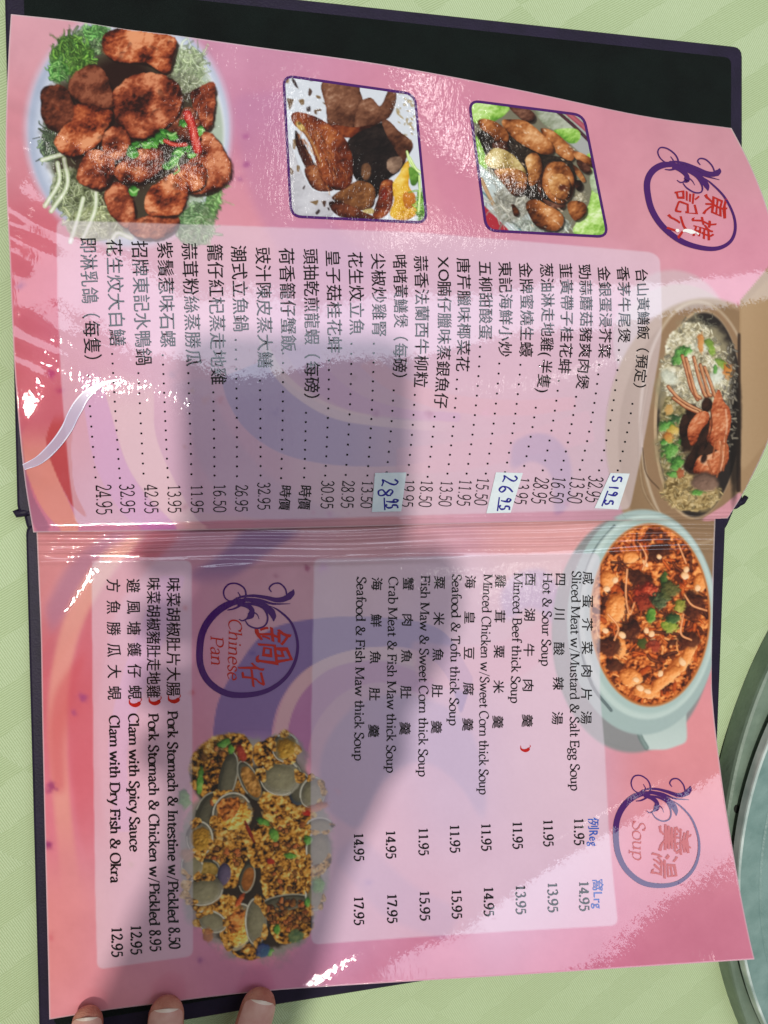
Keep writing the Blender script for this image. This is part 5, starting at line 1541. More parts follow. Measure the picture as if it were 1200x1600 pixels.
SOUP = [  # chinese, centre x/y of first and last, english, baseline start/end, chinese glyph height, small price, large price
    ('咸蛋芥菜肉片湯', (919, 903), (916, 1121), 'Sliced Meat w/Mustard & Salt Egg Soup', [(894, 893), (891, 1092), (892, 1235)], ('11.95', 897, 1278, 1321), ('14.95', 905, 1376, 1424)),
    ('四川酸辣湯', (876, 905), (871, 1122), 'Hot & Sour Soup', [(849, 896), (846, 1040)], ('11.95', 849, 1280, 1323), ('13.95', 856, 1378, 1426)),
    ('西湖牛肉羹', (829, 905), (824, 1126), 'Minced Beef thick Soup', [(803, 896), (798, 1098)], ('11.95', 801, 1283, 1327), ('13.95', 806, 1382, 1429)),
    ('雞茸粟米羹', (782, 908), (778, 1128), 'Minced Chicken w/Sweet Corn thick Soup', [(756, 898), (750, 1080), (749, 1241)], ('11.95', 752, 1286, 1330), ('14.95', 756, 1385, 1432)),
    ('海皇豆腐羹', (735, 909), (731, 1132), 'Seafood & Tofu thick Soup', [(707, 898), (702, 1133)], ('11.95', 703, 1288, 1333), ('15.95', 706, 1389, 1436)),
    ('粟米魚肚羹', (687, 910), (682, 1136), 'Fish Maw & Sweet Corn thick Soup', [(658, 900), (655, 1080), (654, 1213)], ('11.95', 654, 1293, 1337), ('15.95', 656, 1391, 1439)),
    ('蟹肉魚肚羹', (638, 912), (633, 1138), 'Crab Meat & Fish Maw thick Soup', [(608, 902), (605, 1080), (604, 1207)], ('14.95', 603, 1297, 1342), ('17.95', 605, 1396, 1443)),
    ('海鮮魚肚羹', (589, 912), (584, 1142), 'Seafood & Fish Maw thick Soup', [(558, 902), (555, 1080), (554, 1188)], ('14.95', 553, 1301, 1346), ('17.95', 553, 1400, 1446)),
]
PANR = [
    ('味菜胡椒肚片大腸', (271, 902), (271, 1088), 22, 'Pork Stomach & Intestine w/Pickled', [(262, 1111), (263, 1443)], '8.50', (264, 1449, 1483), (271, 1090)),
    ('味菜胡椒豬肚走地雞', (240, 902), (240, 1091), 22, 'Pork Stomach & Chicken w/Pickled', [(232, 1115), (234, 1447)], '8.95', (234, 1453, 1487), (241, 1093)),
    ('避風塘鑊仔蜆', (208, 904), (211, 1093), 22, 'Clam with Spicy Sauce', [(201, 1115), (203, 1331)], '12.95', (204, 1445, 1492), (210, 1096)),
    ('方魚勝瓜大蜆', (177, 904), (179, 1094), 22, 'Clam with Dry Fish & Okra', [(171, 1118), (173, 1380)], '12.95', (174, 1448, 1496), None),
]
allch = ''.join(r[0] for r in ROWS) + '時價' + ''.join(r[0] for r in SOUP) + ''.join(r[0] for r in PANR) + '例窩RegLrg'
load_chars(allch)
load_chars('東記推介鍋仔羹湯')
HALF = {'X': .75, 'O': .75, '(': .5, ')': .5}
for (txt, ya, yb, xl, gh, d0, d1, pr, pb, pt, py0, py1) in ROWS:
    I = Ink()
    eu = gh / .93
    base0 = xl + .083 * eu
    ln = Line([(base0, ya), (d0[0], d0[1]), (d1[0], d1[1])])
    nch = sum(HALF.get(c, 1) for c in txt)
    end = yb + (6 if txt[-1] == '）' else 0)
    adv = (end - ya) / (nch - .06)
    put_chars(I, ln, txt, ya - .03 * adv, adv, eu, adv, widths=HALF)
    nd_ = max(2, round((d1[1] - d0[1]) / 15.2))
    for i in range(nd_ + 1):
        y = d0[1] + (d1[1] - d0[1]) * i / nd_
        x = np.polyval(ln.co, y)
        put_dot(I, x + 1.2, y, 1.75)
    if pr == '時價':
        l2 = Line([(pb + 1.5, py0), (pb - 1.5, py1)])
        put_chars(I, l2, pr, py0, (py1 - py0) / 2, (pt - pb) / .93, (py1 - py0) / 2)
    elif pr:
        sl = (d1[0] - np.polyval(ln.co, d1[1] - 40)) / 40 * .6
        l2 = Line([(pb, py0), (pb + sl * (py1 - py0), py1)])
        put_serif(I, l2, pr, py0, py1, (pt - pb) / .68, .076, .062)
    I.build('menu_line', z1, O_INK, pg1, [M_BLACK])


def chili(I, x, y, s=1.0, mi=0):
    p = crom([(x - 8 * s, y - 4 * s), (x - 7 * s, y + 3 * s), (x - 1 * s, y + 6 * s), (x + 5 * s, y + 5 * s), (x + 9 * s, y + 1 * s)], 5)
    V, Fs = sweep(p, np.interp(np.linspace(0, 1, len(p)), [0, .25, .6, .9, 1], [.6, 3.4, 6.4, 6.0, 3.0]) * s)
    I.add(V, Fs, mi)
    V, Fs = sweep(crom([(x + 8 * s, y + 1 * s), (x + 11 * s, y - 2 * s), (x + 10 * s, y - 5 * s)], 4), 1.3 * s)
    I.add(V, Fs, mi)


for i, (cn, c0, c1, en, bl, p1, p2) in enumerate(SOUP):
    I = Ink()
    n_ = len(cn)
    gh = 17.5
    eu = gh / .93
    ea = 21.5
    ln = Line([(c0[0] - .385 * eu, c0[1]), (c1[0] - .385 * eu, c1[1])])
    for k, ch in enumerate(cn):
        y = c0[1] + (c1[1] - c0[1]) * k / (n_ - 1)
        put_chars(I, ln, ch, y - .5 * ea, ea, eu, ea)
    I.build('menu_line', z2, O_INK, pg2, [M_BLACK])
    I = Ink()
    put_serif(I, Line(bl), en, bl[0][1] - 1, bl[-1][1] + 1, 20.5, .108, .046)
    I.build('menu_line', z2, O_INK, pg2, [M_BLACK])
    if i == 2:
        I = Ink(); chili(I, 820, 1168, .8); I.build('chili_mark', z2, O_INK, pg2, [M_CHILI])
    for p in (p1, p2):
        I = Ink()
        put_serif(I, Line([(p[1], p[2]), (p[1] + .8, p[3])]), p[0], p[2], p[3], 22, .14, .065)
        I.build('price', z2, O_INK, pg2, [M_BLACK])
for txt, x, y0, y1 in (('例Reg', 920, 1277, 1324), ('窩Lrg', 927, 1373, 1422)):
    I = Ink()
    ln = Line([(x, y0), (x + 1, y1)])
    eu = 18.5
    y = put_chars(I, ln, txt[0], y0, 20, eu, 20)
    k = (y1 - y) / {'R': 1.72, 'L': 1.52}[txt[1]]
    for ch, w in zip(txt[1:], {'R': (.62, .55, .55), 'L': (.55, .42, .55)}[txt[1]]):
        y = put_chars(I, ln, ch, y, k * w, eu * 1.05, k)
    I.build('column_heading', z2, O_INK, pg2, [M_BLUE])
for cn, c0, c1, gh, en, bl, pr, pp, chl in PANR:
    I = Ink()
    n_ = len(cn)
    spaced = n_ == 6
    eu = gh / .93
    ln = Line([(c0[0] - .385 * eu, c0[1]), (c1[0] - .385 * eu, c1[1])])
    ea = 22.5 if spaced else (c1[1] - c0[1]) / n_
    for k, ch in enumerate(cn):
        y = c0[1] + (c1[1] - c0[1] - ea) * k / (n_ - 1)
        put_chars(I, ln, ch, y, ea, eu, ea)
    if chl:
        J = Ink(); chili(J, chl[0], chl[1], 1.0); J.build('chili_mark', z2, O_INK, pg2, [M_CHILI])
    put_serif(I, Line(bl), en, bl[0][1], bl[-1][1], 22.5, .14, .058)
    I.build('menu_line', z2, O_INK, pg2, [M_BLACK])
    I = Ink()
    put_serif(I, Line([(pp[0], pp[1]), (pp[0] + 1, pp[2])]), pr, pp[1], pp[2], 24.5, .14, .066)
    I.build('price', z2, O_INK, pg2, [M_BLACK])

# frames of the two square pictures
for pl, par in ((SQ, sq), (GO, gs)):
    p = np.array(pl, float)
    out = []
    for i in range(4):
        a, b_, d = p[i - 1], p[i], p[(i + 1) % 4]
        e1 = (a - b_) / np.linalg.norm(a - b_); e2 = (d - b_) / np.linalg.norm(d - b_)
        for t in np.linspace(0, 1, 7):
            out.append(b_ + e1 * 17 * (1 - t) ** 2 + e2 * 17 * t ** 2)
    out.append(out[0])
    dense = [np.array(out[0])]
    for a, b_ in zip(out[:-1], out[1:]):
        k = max(1, int(np.linalg.norm(np.array(b_) - a) / 8))
        for j in range(1, k + 1):
            dense.append(a + (np.array(b_) - a) * j / k)
    I = Ink()
    I.add(*sweep(dense, 4.2))
    I.build('picture_frame', z1, O_PIC + .00003, pg1 if False else pg1, [M_PURPLE])

# ------------------------------------------------------------------ round title emblems
# drawn once in the frame of the lower-left emblem (2.4 px grid, origin 60,800), then fitted to each place
FL = {
    'ring': [(607, 470), (598, 530), (612, 600), (655, 655), (720, 686), (790, 693), (860, 676), (920, 636), (960, 580), (978, 520), (972, 460), (945, 410), (900, 366)],
    'ringw': [5, 22, 24, 22, 20, 18, 16, 14, 12, 10, 9, 8, 4],
    'ring2': [(607, 470), (625, 425), (660, 382), (710, 348), (762, 330)],
}


def emblem(zf, pg, A, texts, name_label, white=None):
    """A maps emblem grid coordinates to pixels"""
    f = lambda pts: np.array([A(x, y) for x, y in pts])
    sc = np.linalg.norm(np.array(A(100, 0)) - np.array(A(0, 0))) / 100
    I = Ink()

    def st(pts, w, n=7):
        p = f(crom(pts, n))
        w = np.interp(np.linspace(0, 1, len(p)), np.linspace(0, 1, len(w)), w) * sc
        I.add(*sweep(p, w))
    st([(762, 332), (705, 350), (655, 388), (620, 440), (606, 500), (608, 575), (640, 638), (705, 680), (785, 686), (862, 668), (926, 622), (963, 560), (972, 490), (950, 418), (905, 372), (868, 352)],
       [16, 26, 27, 26, 26, 25, 24, 23, 20, 17, 14, 12, 10, 9, 7, 2])
    st([(745, 322), (722, 334), (700, 322), (695, 296), (712, 272), (742, 268), (770, 284), (778, 312), (764, 344), (735, 362), (708, 368)], [6, 4, 5, 6, 6, 6, 6, 7, 8, 7, 3])
    st([(748, 300), (756, 316), (746, 330)], [3, 5, 3])
    st([(706, 352), (750, 322), (800, 314), (850, 320), (895, 330), (930, 322), (956, 292)], [3, 7, 10, 13, 18, 22, 2])
    st([(925, 330), (938, 318), (952, 304), (957, 290)], [10, 26, 20, 3])
    st([(932, 318), (926, 288), (905, 268), (880, 270), (866, 286), (874, 300)], [6, 6, 6, 6, 6, 4])
    st([(780, 326), (830, 330), (880, 344), (945, 344)], [10, 9, 8, 2])
    st([(740, 336), (790, 330), (840, 344), (870, 372), (884, 408)], [14, 14, 14, 26, 4])
    st([(862, 356), (874, 372), (882, 392), (882, 410)], [10, 24, 20, 3])
    st([(770, 344), (810, 346), (845, 362), (860, 396), (850, 425), (820, 436), (790, 426), (776, 408)], [10, 10, 8, 7, 6, 6, 6, 4])
    st([(748, 342), (780, 350), (800, 366), (796, 388), (780, 402)], [18, 18, 18, 26, 4])
    st([(780, 402), (765, 408), (752, 402)], [6, 5, 3])
    st([(800, 372), (820, 384), (828, 402)], [6, 4, 2])
    for ch, x, y, ex, ey, rot in texts:
        if len(ch) == 1:
            v, fc = _chars[(ch, 0.0)]
            c, s_ = math.cos(rot), math.sin(rot)
            u_ = (v[:, 0] - .5); w_ = (v[:, 1] - .38) * (1 + .12 * np.sin(v[:, 0] * 9))
            w_ = w_ + u_ * .12
            u_ = u_ + .06 * np.sin(w_ * 7)
            # reading right = down the picture, up = right
            px = x + ex * (w_ * c - u_ * s_); py = y + ey * (u_ * c + w_ * s_)
            for ox, oy in ((0, 0), (.8, .2)):
                I.add(np.stack([px + ox, py + oy], 1), fc, 1)
        else:
            put_serif(I, Line([(x, y), (x + rot, ey)]), ch, y, ey, ex, .08, .034, 1, shear=.16)
    if white:
        for w in white:
            pw = crom(w[0], 4)
            I.add(*sweep(pw, np.interp(np.linspace(0, 1, len(pw)), np.linspace(0, 1, len(w[1])), w[1])), mi=2)
    I.build('title_emblem', zf, O_INK, pg, [M_PURPLE, M_RED, M_WHITE], name_label)


def affine(src, dst):
    s_ = np.c_[np.array(src, float), np.ones(len(src))]
    c, *_ = np.linalg.lstsq(s_, np.array(dst, float), rcond=None)
    return lambda x, y: tuple(np.array([x, y, 1.0]) @ c)


A3 = lambda x, y: (x / 2.4 + 60, y / 2.4 + 800)
emblem(z2, pg2, A3, [('鍋', 427, 1009, 58, 62, 0), ('仔', 394, 1054, 40, 40, 0), ('Chinese', 358, 966, 29, 1062, -2), ('Pan', 329, 993, 29, 1040, 1)], 'round purple emblem of the clay pan list')
A2 = affine([(598, 530), (790, 693), (978, 520), (735, 268), (957, 290), (884, 410)],
            [(960, 1308), (1034, 1393), (1098, 1320), (1002, 1218), (1077, 1226), (1055, 1274)])
emblem(z2, pg2, A2, [('羹', 1055, 1312, 52, 46, .12), ('湯', 1038, 1352, 42, 42, .12), ('Soup', 989, 1282, 28, 1344, 0)], 'round purple emblem of the soup list')
A1 = affine([(598, 530), (720, 686), (790, 693), (978, 520), (738, 268), (955, 295), (882, 408)],
            [(1016, 303), (1062, 380), (1098, 397), (1154, 345), (1040, 240), (1122, 263), (1107, 293)])
emblem(z1, pg1, A1, [('東', 1119, 322, 42, 36, .2), ('記', 1073, 317, 38, 40, .12), ('推', 1099, 357, 38, 34, .2), ('介', 1059, 353, 36, 36, .25)], 'round purple emblem of the house specials list',
       white=[([(1067, 361), (1072, 360), (1080, 362), (1087, 363)], [3, 5, 7, 3]), ([(1056, 359), (1059, 360), (1061, 359)], [3, 6, 3]), ([(1088, 363), (1092, 366)], [2, 3])])

# ------------------------------------------------------------------ hand-written price stickers
PENS = {
    '2': [[(.1, .75), (.3, .95), (.5, .8), (.4, .5), (.12, .08), (.3, .12), (.6, .05)]],
    '8': [[(.5, .82), (.25, .95), (.12, .75), (.5, .4), (.5, .1), (.2, .05), (.12, .3), (.5, .6), (.55, .85)]],
    '6': [[(.5, .95), (.2, .6), (.12, .2), (.35, .02), (.52, .22), (.3, .42), (.14, .3)]],
    '5': [[(.2, .9), (.18, .55), (.45, .5), (.5, .2), (.25, .02), (.08, .12)], [(.2, .9), (.58, .95)]],
    '1': [[(.3, .95), (.26, .5), (.24, .02)]],
    '9': [[(.5, .8), (.25, .92), (.15, .65), (.42, .58), (.5, .85), (.46, .4), (.38, .02)]],
}


def sticker(corners, texts, underline):
    c = np.array(corners, float)      # TL, TR, BR, BL in the picture
    n_ = 8
    V = []
    for j in range(n_ + 1):
        for i in range(n_ + 1):
            a, b_ = i / n_, j / n_
            p = (c[0] * (1 - a) + c[1] * a) * (1 - b_) + (c[3] * (1 - a) + c[2] * a) * b_
            V.append(lift(p[0], p[1], float(z1(p[0], p[1])) + O_STICK))
    top = len(V)
    idx = np.arange(top).reshape(n_ + 1, n_ + 1)
    Fs = [(idx[j, i], idx[j + 1, i], idx[j + 1, i + 1], idx[j, i + 1]) for j in range(n_) for i in range(n_)]
    ring = list(idx[0, :]) + list(idx[1:, -1]) + list(idx[-1, -2::-1]) + list(idx[-2:0:-1, 0])
    for k in ring:
        V.append(np.array(V[k]) - [0, 0, .00011])
    for k in range(len(ring)):
        j = (k + 1) % len(ring)
        Fs.append((ring[k], ring[j], top + j, top + k))
    st_ = mesh_obj('price_sticker', V, Fs, M_STICK, pg1, False)
    I = Ink()
    up = c[1] - c[0]; rd = c[3] - c[0]     # up of the writing = right, reading = down
    for ch, r0, u0, rs, us in texts:
        for stk in PENS[ch]:
            p = [c[0] + rd * (r0 + x * rs) + up * (u0 + y * us) for x, y in stk]
            p = crom(p, 6)
            I.add(*sweep(p, 2.6 + .5 * np.sin(np.arange(len(p)) * .5)))
    p = [c[0] + rd * underline[0] + up * underline[2], c[0] + rd * underline[1] + up * (underline[2] + .05)]
    I.add(*sweep(np.linspace(p[0], p[1], 4), 2.3))
    I.build('handwritten_price', z1, O_STICK + .00004, pg1, [M_PEN])


sticker([(586, 739), (635, 738), (627, 799), (581, 800)], [('2', .14, .22, .34, .56), ('8', .40, .14, .34, .5), ('9', .66, .42, .2, .42), ('5', .8, .42, .2, .42)], (.64, .96, .36))
sticker([(775, 738), (817, 739), (798, 801), (760, 802)], [('2', .04, .3, .32, .56), ('6', .3, .26, .34, .56), ('9', .6, .42, .22, .4), ('5', .78, .42, .22, .42)], (.6, .94, .34))
sticker([(954, 739), (984, 740), (966, 796), (929, 794)], [('5', .06, .2, .32, .56), ('1', .34, .24, .26, .56), ('9', .5, .36, .26, .5), ('5', .74, .36, .26, .5)], (.5, .94, .28))

# pale glossy strip standing in for the reflection on a laminate crease
I = Ink()
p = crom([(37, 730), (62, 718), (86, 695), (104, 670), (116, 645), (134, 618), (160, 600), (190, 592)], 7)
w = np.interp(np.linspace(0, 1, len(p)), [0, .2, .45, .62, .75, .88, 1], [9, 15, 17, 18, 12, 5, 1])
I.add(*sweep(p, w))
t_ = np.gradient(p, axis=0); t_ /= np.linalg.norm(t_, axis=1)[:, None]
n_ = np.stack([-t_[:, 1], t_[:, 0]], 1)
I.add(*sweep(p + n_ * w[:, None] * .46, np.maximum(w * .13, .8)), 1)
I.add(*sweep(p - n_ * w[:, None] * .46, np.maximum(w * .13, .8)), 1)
I.build('crease_sheen', z1, .0007, pg1, [M_SHEEN, M_SHEENEDGE], 'pale painted reflection of a laminate crease near the edge')

# ------------------------------------------------------------------ turntable on the right
def circ(pts, z):
    q = np.array([lift(x, y, z)[:2] for x, y in pts])
    A_ = np.c_[2 * q, np.ones(len(q))]
    s_, *_ = np.linalg.lstsq(A_, (q ** 2).sum(1), rcond=None)
    return s_[0], s_[1], math.sqrt(s_[2] + s_[0] ** 2 + s_[1] ** 2)


rx_, ry_, rr_ = circ([(1199, 1053), (1171, 1119), (1153, 1180), (1144, 1232), (1138, 1272), (1140, 1506), (1151, 1548), (1168, 1600)], .010)
dx_, dy_, dr_ = circ([(1199, 1162), (1184, 1197), (1171, 1241), (1162, 1294), (1156, 1355), (1162, 1506), (1175, 1556), (1192, 1591)], .017)
print('ring', rx_, ry_, rr_, 'disc', dx_, dy_, dr_)
M_RING = plain('turntable_base_paint', (122, 140, 122), .5, 90, (104, 122, 106), .4, 500)
M_DISC = plain('turntable_top_laminate', (130, 158, 152), .42, 110, (110, 140, 134), .5, 700)
M_DISCRIM = plain('turntable_metal_rim', (214, 226, 220), .3, 60, (150, 170, 164))
M_HOLE = plain('dark_hole', (24, 26, 20), .8)
tt_ = empty('turntable', 'grey green lazy susan turntable with a metal rim beside the menu', 'turntable', loc=(0, 0, 0))


def lathe(name, prof, cx, cy, mat, parent, k=200, a0=math.radians(120), a1=math.radians(240)):
    V = []; Fs = []
    m_ = len(prof)
    for i in range(k + 1):
        a = 2 * math.pi * i / k
        for r_, z_ in prof:
            V.append((cx + r_ * math.cos(a), cy + r_ * math.sin(a), z_))
    for i in range(k):
        for j in range(m_ - 1):
            Fs.append((i * m_ + j, (i + 1) * m_ + j, (i + 1) * m_ + j + 1, i * m_ + j + 1))
    return mesh_obj(name, V, Fs, mat, parent, smooth=False)


lathe('base_ring', [(rr_ - .05, .009), (rr_ - .0015, .0098), (rr_ - .0004, .0092), (rr_, .008), (rr_, -.001)], rx_, ry_, M_RING, tt_)
lathe('turning_top', [(.0005, .0172), (dr_ - .012, .0172), (dr_ - .0112, .0168), (dr_ - .0104, .0172), (dr_ - .0012, .0172)], dx_, dy_, M_DISC, tt_)
lathe('metal_rim', [(dr_ - .0012, .0173), (dr_ - .0002, .0171), (dr_, .0164), (dr_, .0128), (dr_ - .012, .0126)], dx_, dy_, M_DISCRIM, tt_)
hp = lift(1151, 1264, .0100)
V = []
for i in range(20):
    a = 2 * math.pi * i / 20
    V.append((hp[0] + .0013 * math.cos(a), hp[1] + .0019 * math.sin(a), .01012))
for i in range(20):
    a = 2 * math.pi * i / 20
    V.append((hp[0] + .0013 * math.cos(a), hp[1] + .0019 * math.sin(a), .0096))
mesh_obj('bolt_hole', V, [tuple(range(20))] + [(i, (i + 1) % 20, 20 + (i + 1) % 20, 20 + i) for i in range(20)], M_HOLE, tt_, False)

# ------------------------------------------------------------------ hand holding the lower edge
m, nt, b = new_mat('skin')
b.inputs['Roughness'].default_value = .52
b.inputs['Subsurface Weight'].default_value = .06
b.inputs['Subsurface Radius'].default_value = (.004, .0016, .0008)
b.inputs['Subsurface Scale'].default_value = .5
tc = nd(nt, 'ShaderNodeTexCoord')
n1 = nd(nt, 'ShaderNodeTexNoise'); n1.inputs['Scale'].default_value = 160; n1.inputs['Detail'].default_value = 3
nt.links.new(tc.outputs['Object'], n1.inputs['Vector'])
mx = nd(nt, 'ShaderNodeMix', data_type='RGBA')
mx.inputs[6].default_value = rgb(204, 142, 120); mx.inputs[7].default_value = rgb(180, 108, 90)
mr_ = nd(nt, 'ShaderNodeMapRange'); mr_.inputs[1].default_value = .36; mr_.inputs[2].default_value = .64; nt.links.new(n1.outputs['Fac'], mr_.inputs[0]); nt.links.new(mr_.outputs[0], mx.inputs[0]); nt.links.new(mx.outputs[2], b.inputs['Base Color'])
n2 = nd(nt, 'ShaderNodeTexVoronoi'); n2.inputs['Scale'].default_value = 1500
nt.links.new(tc.outputs['Object'], n2.inputs['Vector'])
bp = nd(nt, 'ShaderNodeBump'); bp.inputs['Strength'].default_value = .6; bp.inputs['Distance'].default_value = .0004
nt.links.new(n2.outputs['Distance'], bp.inputs['Height']); nt.links.new(bp.outputs['Normal'], b.inputs['Normal'])
M_SKIN = m
M_NAIL = plain('finger_nail', (218, 172, 158), .45, 220, (208, 154, 142), spec=.35)
M_NAILTIP = plain('nail_free_edge', (236, 216, 200), .4)
hand = empty('hand', 'left hand with three fingertips pressing on the lower edge of the menu', 'hand')


def zs(x, y): return float(z2(x, y))


FING = [  # tip (px), direction to the base (px), radius px at nail
    ((138, 1569), (134, 1700), 25.0), ((262, 1553), (252, 1700), 29.0), ((413, 1541), (362, 1690), 29.5)]
pxm = .000238
parts_v = []; parts_f = []


def finger_rings(path, rad, flat):
    """tapered finger with a rounded end, path runs tip -> base"""
    k = 18
    base = len(parts_v)
    p = np.array(path)
    for i in range(len(p)):
        t = p[min(i + 1, len(p) - 1)] - p[max(i - 1, 0)]
        t /= np.linalg.norm(t)
        s_ = np.cross(t, [0, 0, 1.0]); s_ /= np.linalg.norm(s_)
        w = np.cross(s_, t)
        for a in range(k):
            th = 2 * math.pi * a / k
            parts_v.append(p[i] + rad[i] * (math.cos(th) * s_ + flat * math.sin(th) * w))
    for i in range(len(p) - 1):
        for a in range(k):
            c_ = (a + 1) % k
            parts_f.append((base + i * k + a, base + i * k + c_, base + (i + 1) * k + c_, base + (i + 1) * k + a))
    parts_f.append(tuple(base + a for a in range(k))[::-1])
    parts_f.append(tuple(base + (len(p) - 1) * k + a for a in range(k)))


nails = []
palm = lift(235, 2060, .012)
for (tx, ty), (bx, by), rp in FING:
    r = rp * pxm
    ztip = zs(tx, min(ty, ybot2(tx) - 4)) + r * .78 + .0006
    tip = lift(tx, ty + 2, ztip)
    bas = lift(bx, by, ztip)
    d = (bas - tip) / np.linalg.norm(bas - tip)
    # joints: tip, distal knuckle, middle knuckle, base at the palm
    j1 = tip + d * .024 + np.array([0, 0, .004])
    j2 = tip + d * .048 + np.array([0, 0, .002])
    j3 = palm + (bas - palm) * .25
    j3[2] = .010
    cpath = crom([tip, tip + d * .010 + np.array([0, 0, .0012]), j1, j2, j3, palm], 8)
    L = np.r_[0, np.cumsum(np.linalg.norm(np.diff(cpath, axis=0), axis=1))]
    tipl = np.minimum(L / (r * 1.05), 1)
    rad = r * np.sqrt(np.clip(1 - (1 - tipl) ** 2, .02, 1)) * np.interp(L, [0, .012, .024, .034, .048, .08], [.94, 1.0, 1.03, .98, 1.08, 1.1])
    # denser rings at the tip
    Ld = np.r_[np.linspace(0, r, 9) ** 1.0, np.linspace(r * 1.15, L[-1], 26)]
    Ld[0] = 1e-5
    P_ = np.stack([np.interp(Ld, L, cpath[:, i]) for i in range(3)], 1)
    tl = np.minimum(Ld / (r * 1.05), 1)
    R_ = r * np.sqrt(np.clip(1 - (1 - tl) ** 2, .004, 1)) * np.interp(Ld, [0, .012, .024, .034, .048, .08], [.94, 1.0, 1.03, .98, 1.08, 1.1])
    finger_rings(P_, R_, .80)
    # nail plate: patch hugging the upper side
    nv = []; nf = []
    nu, nw = 9, 13
    for i in range(nw):
        l_ = r * .34 + (r * 2.1) * i / (nw - 1)
        c_ = np.array([np.interp(l_, L, cpath[:, q_]) for q_ in range(3)])
        e_ = np.array([np.interp(l_ + .002, L, cpath[:, q_]) for q_ in range(3)])
        t = (e_ - c_) / np.linalg.norm(e_ - c_)
        s_ = np.cross(t, [0, 0, 1.0]); s_ /= np.linalg.norm(s_)
        w = np.cross(s_, t)
        tl_ = min(l_ / (r * 1.05), 1)
        rr2 = r * math.sqrt(max(.004, 1 - (1 - tl_) ** 2)) * np.interp(l_, [0, .012, .024, .034], [.94, 1.0, 1.03, .98])
        u_ = i / (nw - 1)
        half = math.radians(64) * min(1, (1 - abs(2 * u_ - 1) ** 3.2) ** .5 + .12)
        for j in range(nu):
            th = math.pi / 2 + half * (2 * j / (nu - 1) - 1)
            edge = abs(2 * j / (nu - 1) - 1)
            off = .00035 * (1 - edge ** 4) * (1 if 0 < i < nw - 1 else .2) + (.0005 if i == 0 else 0) + .00022
            nv.append(c_ + (rr2 + off) * math.cos(th) * s_ + (rr2 * .80 + off) * math.sin(th) * w)
    for i in range(nw - 1):
        for j in range(nu - 1):
            nf.append((i * nu + j, i * nu + j + 1, (i + 1) * nu + j + 1, (i + 1) * nu + j))
    nails.append((nv, nf))
# little finger, thumb and palm, below the picture
for path, r in (([lift(20, 1640, .012), lift(70, 1760, .012), lift(150, 1900, .012), palm], .0062),
                ([lift(560, 1800, .010), lift(500, 1880, .011), lift(400, 1980, .012), palm], .0090)):
    cp = crom(path, 8)
    L = np.r_[0, np.cumsum(np.linalg.norm(np.diff(cp, axis=0), axis=1))]
    finger_rings(cp, r * np.sqrt(np.clip(1 - (1 - np.minimum(L / r, 1)) ** 2, .01, 1)), .82)
pc = crom([lift(235, 1930, .012), lift(235, 2000, .013), lift(240, 2120, .014), lift(245, 2260, .015), lift(250, 2420, .016)], 6)
finger_rings(pc, np.interp(np.linspace(0, 1, len(pc)), [0, .1, .35, .7, 1], [.012, .036, .042, .034, .028]), .34)
me = bpy.data.meshes.new('hand_body')
me.from_pydata([tuple(v) for v in parts_v], [], parts_f)
tmp = bpy.data.objects.new('tmp_hand', me)
COL.objects.link(tmp)
rm = tmp.modifiers.new('join', 'REMESH'); rm.mode = 'VOXEL'; rm.voxel_size = .00085; rm.use_smooth_shade = True
smm = tmp.modifiers.new('soft', 'SMOOTH'); smm.iterations = 6; smm.factor = .5
dg = bpy.context.evaluated_depsgraph_get()
hm = bpy.data.meshes.new_from_object(tmp.evaluated_get(dg))
bpy.data.objects.remove(tmp)
finish('hand_body', hm, M_SKIN, hand, True)
for nv, nf in nails:
    mesh_obj('finger_nail', nv, nf, None, hand, True, None, [M_NAIL, M_NAILTIP], [1 if k < 8 else 0 for k in range(len(nf))])

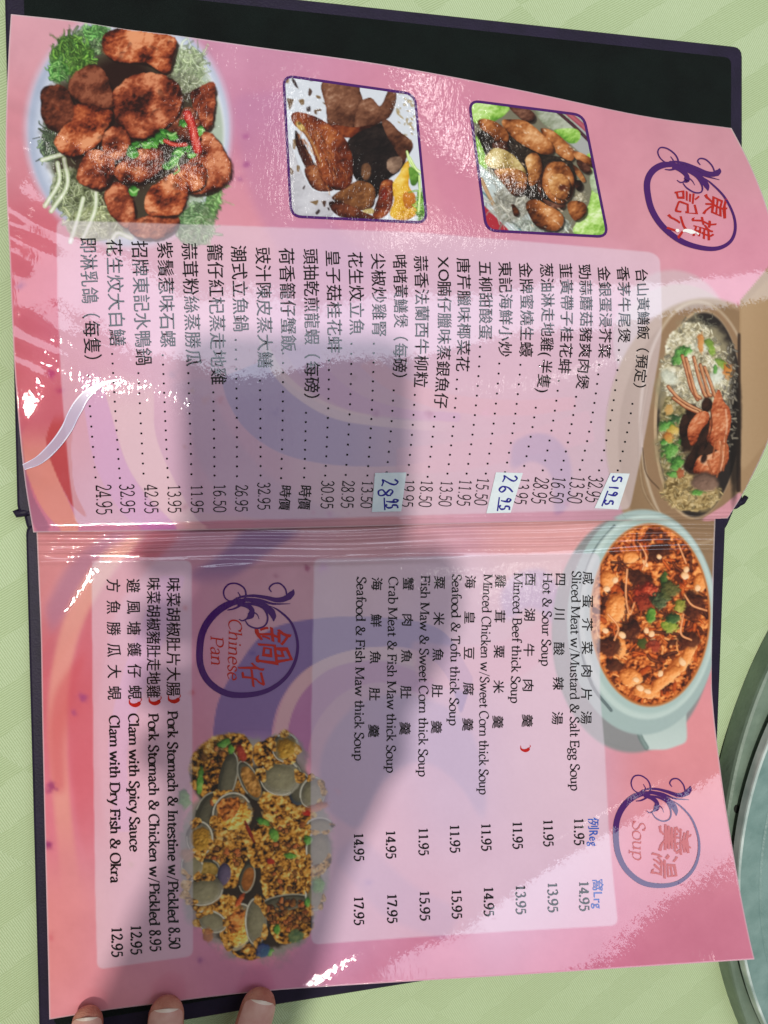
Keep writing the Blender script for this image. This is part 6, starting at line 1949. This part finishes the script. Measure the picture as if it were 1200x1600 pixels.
# ------------------------------------------------------------------ the phone that takes the picture, just behind the view
RT = CAMR.T
pc = CAMC + RT @ np.array([-.023, -.055, .022])
M_PHONE = plain('phone_glass', (30, 30, 34), .3, coat=.5)
ph = empty('smartphone', 'dark smartphone held flat above the menu, casting its shadow', 'smartphone', loc=(0, 0, 0))
w_, h_, t_, r_ = .036, .075, .004, .010
ring = []
for cx_, cy_, a0 in ((w_ - r_, h_ - r_, 0), (-w_ + r_, h_ - r_, 90), (-w_ + r_, -h_ + r_, 180), (w_ - r_, -h_ + r_, 270)):
    for k in range(7):
        a_ = math.radians(a0 + 15 * k)
        ring.append((cx_ + r_ * math.cos(a_), cy_ + r_ * math.sin(a_)))
V = [pc + RT @ np.array([x, y, z]) for z in (-t_, t_) for x, y in ring]
m_ = len(ring)
mesh_obj('phone_body', V, [tuple(range(m_))[::-1], tuple(range(m_, 2 * m_))] + [(i, (i + 1) % m_, m_ + (i + 1) % m_, m_ + i) for i in range(m_)], M_PHONE, ph, False)

# the hand that holds it, out of the picture like the phone
parts_v = []; parts_f = []


def cw(x, y, z): return CAMC + RT @ np.array([x, y, z])


arm = crom([cw(-.022, -.085, .036), cw(-.03, -.125, .046), cw(-.045, -.18, .056), cw(-.09, -.30, .075), cw(-.13, -.42, .09)], 6)
finger_rings(arm, np.interp(np.linspace(0, 1, len(arm)), [0, .08, .2, .42, .7, 1], [.012, .034, .040, .031, .038, .044]), .62)
for k in range(4):
    y = -.055 - .021 * k
    fp = crom([cw(-.028, -.095 - .008 * k, .040), cw(-.050, y, .040), cw(-.0675, y + .004, .028), cw(-.066, y + .006, .014), cw(-.056, y + .007, .0085)], 6)
    finger_rings(fp, np.interp(np.linspace(0, 1, len(fp)), [0, .3, .8, 1], [.010, .0092, .0078, .004]), .9)
fp = crom([cw(-.005, -.11, .040), cw(.016, -.085, .040), cw(.0215, -.062, .026), cw(.016, -.050, .010)], 6)
finger_rings(fp, np.interp(np.linspace(0, 1, len(fp)), [0, .4, .8, 1], [.014, .011, .0095, .005]), .85)
me = bpy.data.meshes.new('holding_hand')
me.from_pydata([tuple(v) for v in parts_v], [], parts_f)
tmp = bpy.data.objects.new('tmp_hand', me)
COL.objects.link(tmp)
rm = tmp.modifiers.new('join', 'REMESH'); rm.mode = 'VOXEL'; rm.voxel_size = .002; rm.use_smooth_shade = True
smm = tmp.modifiers.new('soft', 'SMOOTH'); smm.iterations = 5; smm.factor = .5
hm = bpy.data.meshes.new_from_object(tmp.evaluated_get(bpy.context.evaluated_depsgraph_get()))
bpy.data.objects.remove(tmp)
hh_ = finish('hand', hm, M_SKIN, None, True)
hh_['label'] = 'right hand and forearm holding the dark smartphone above the menu'
hh_['category'] = 'hand'
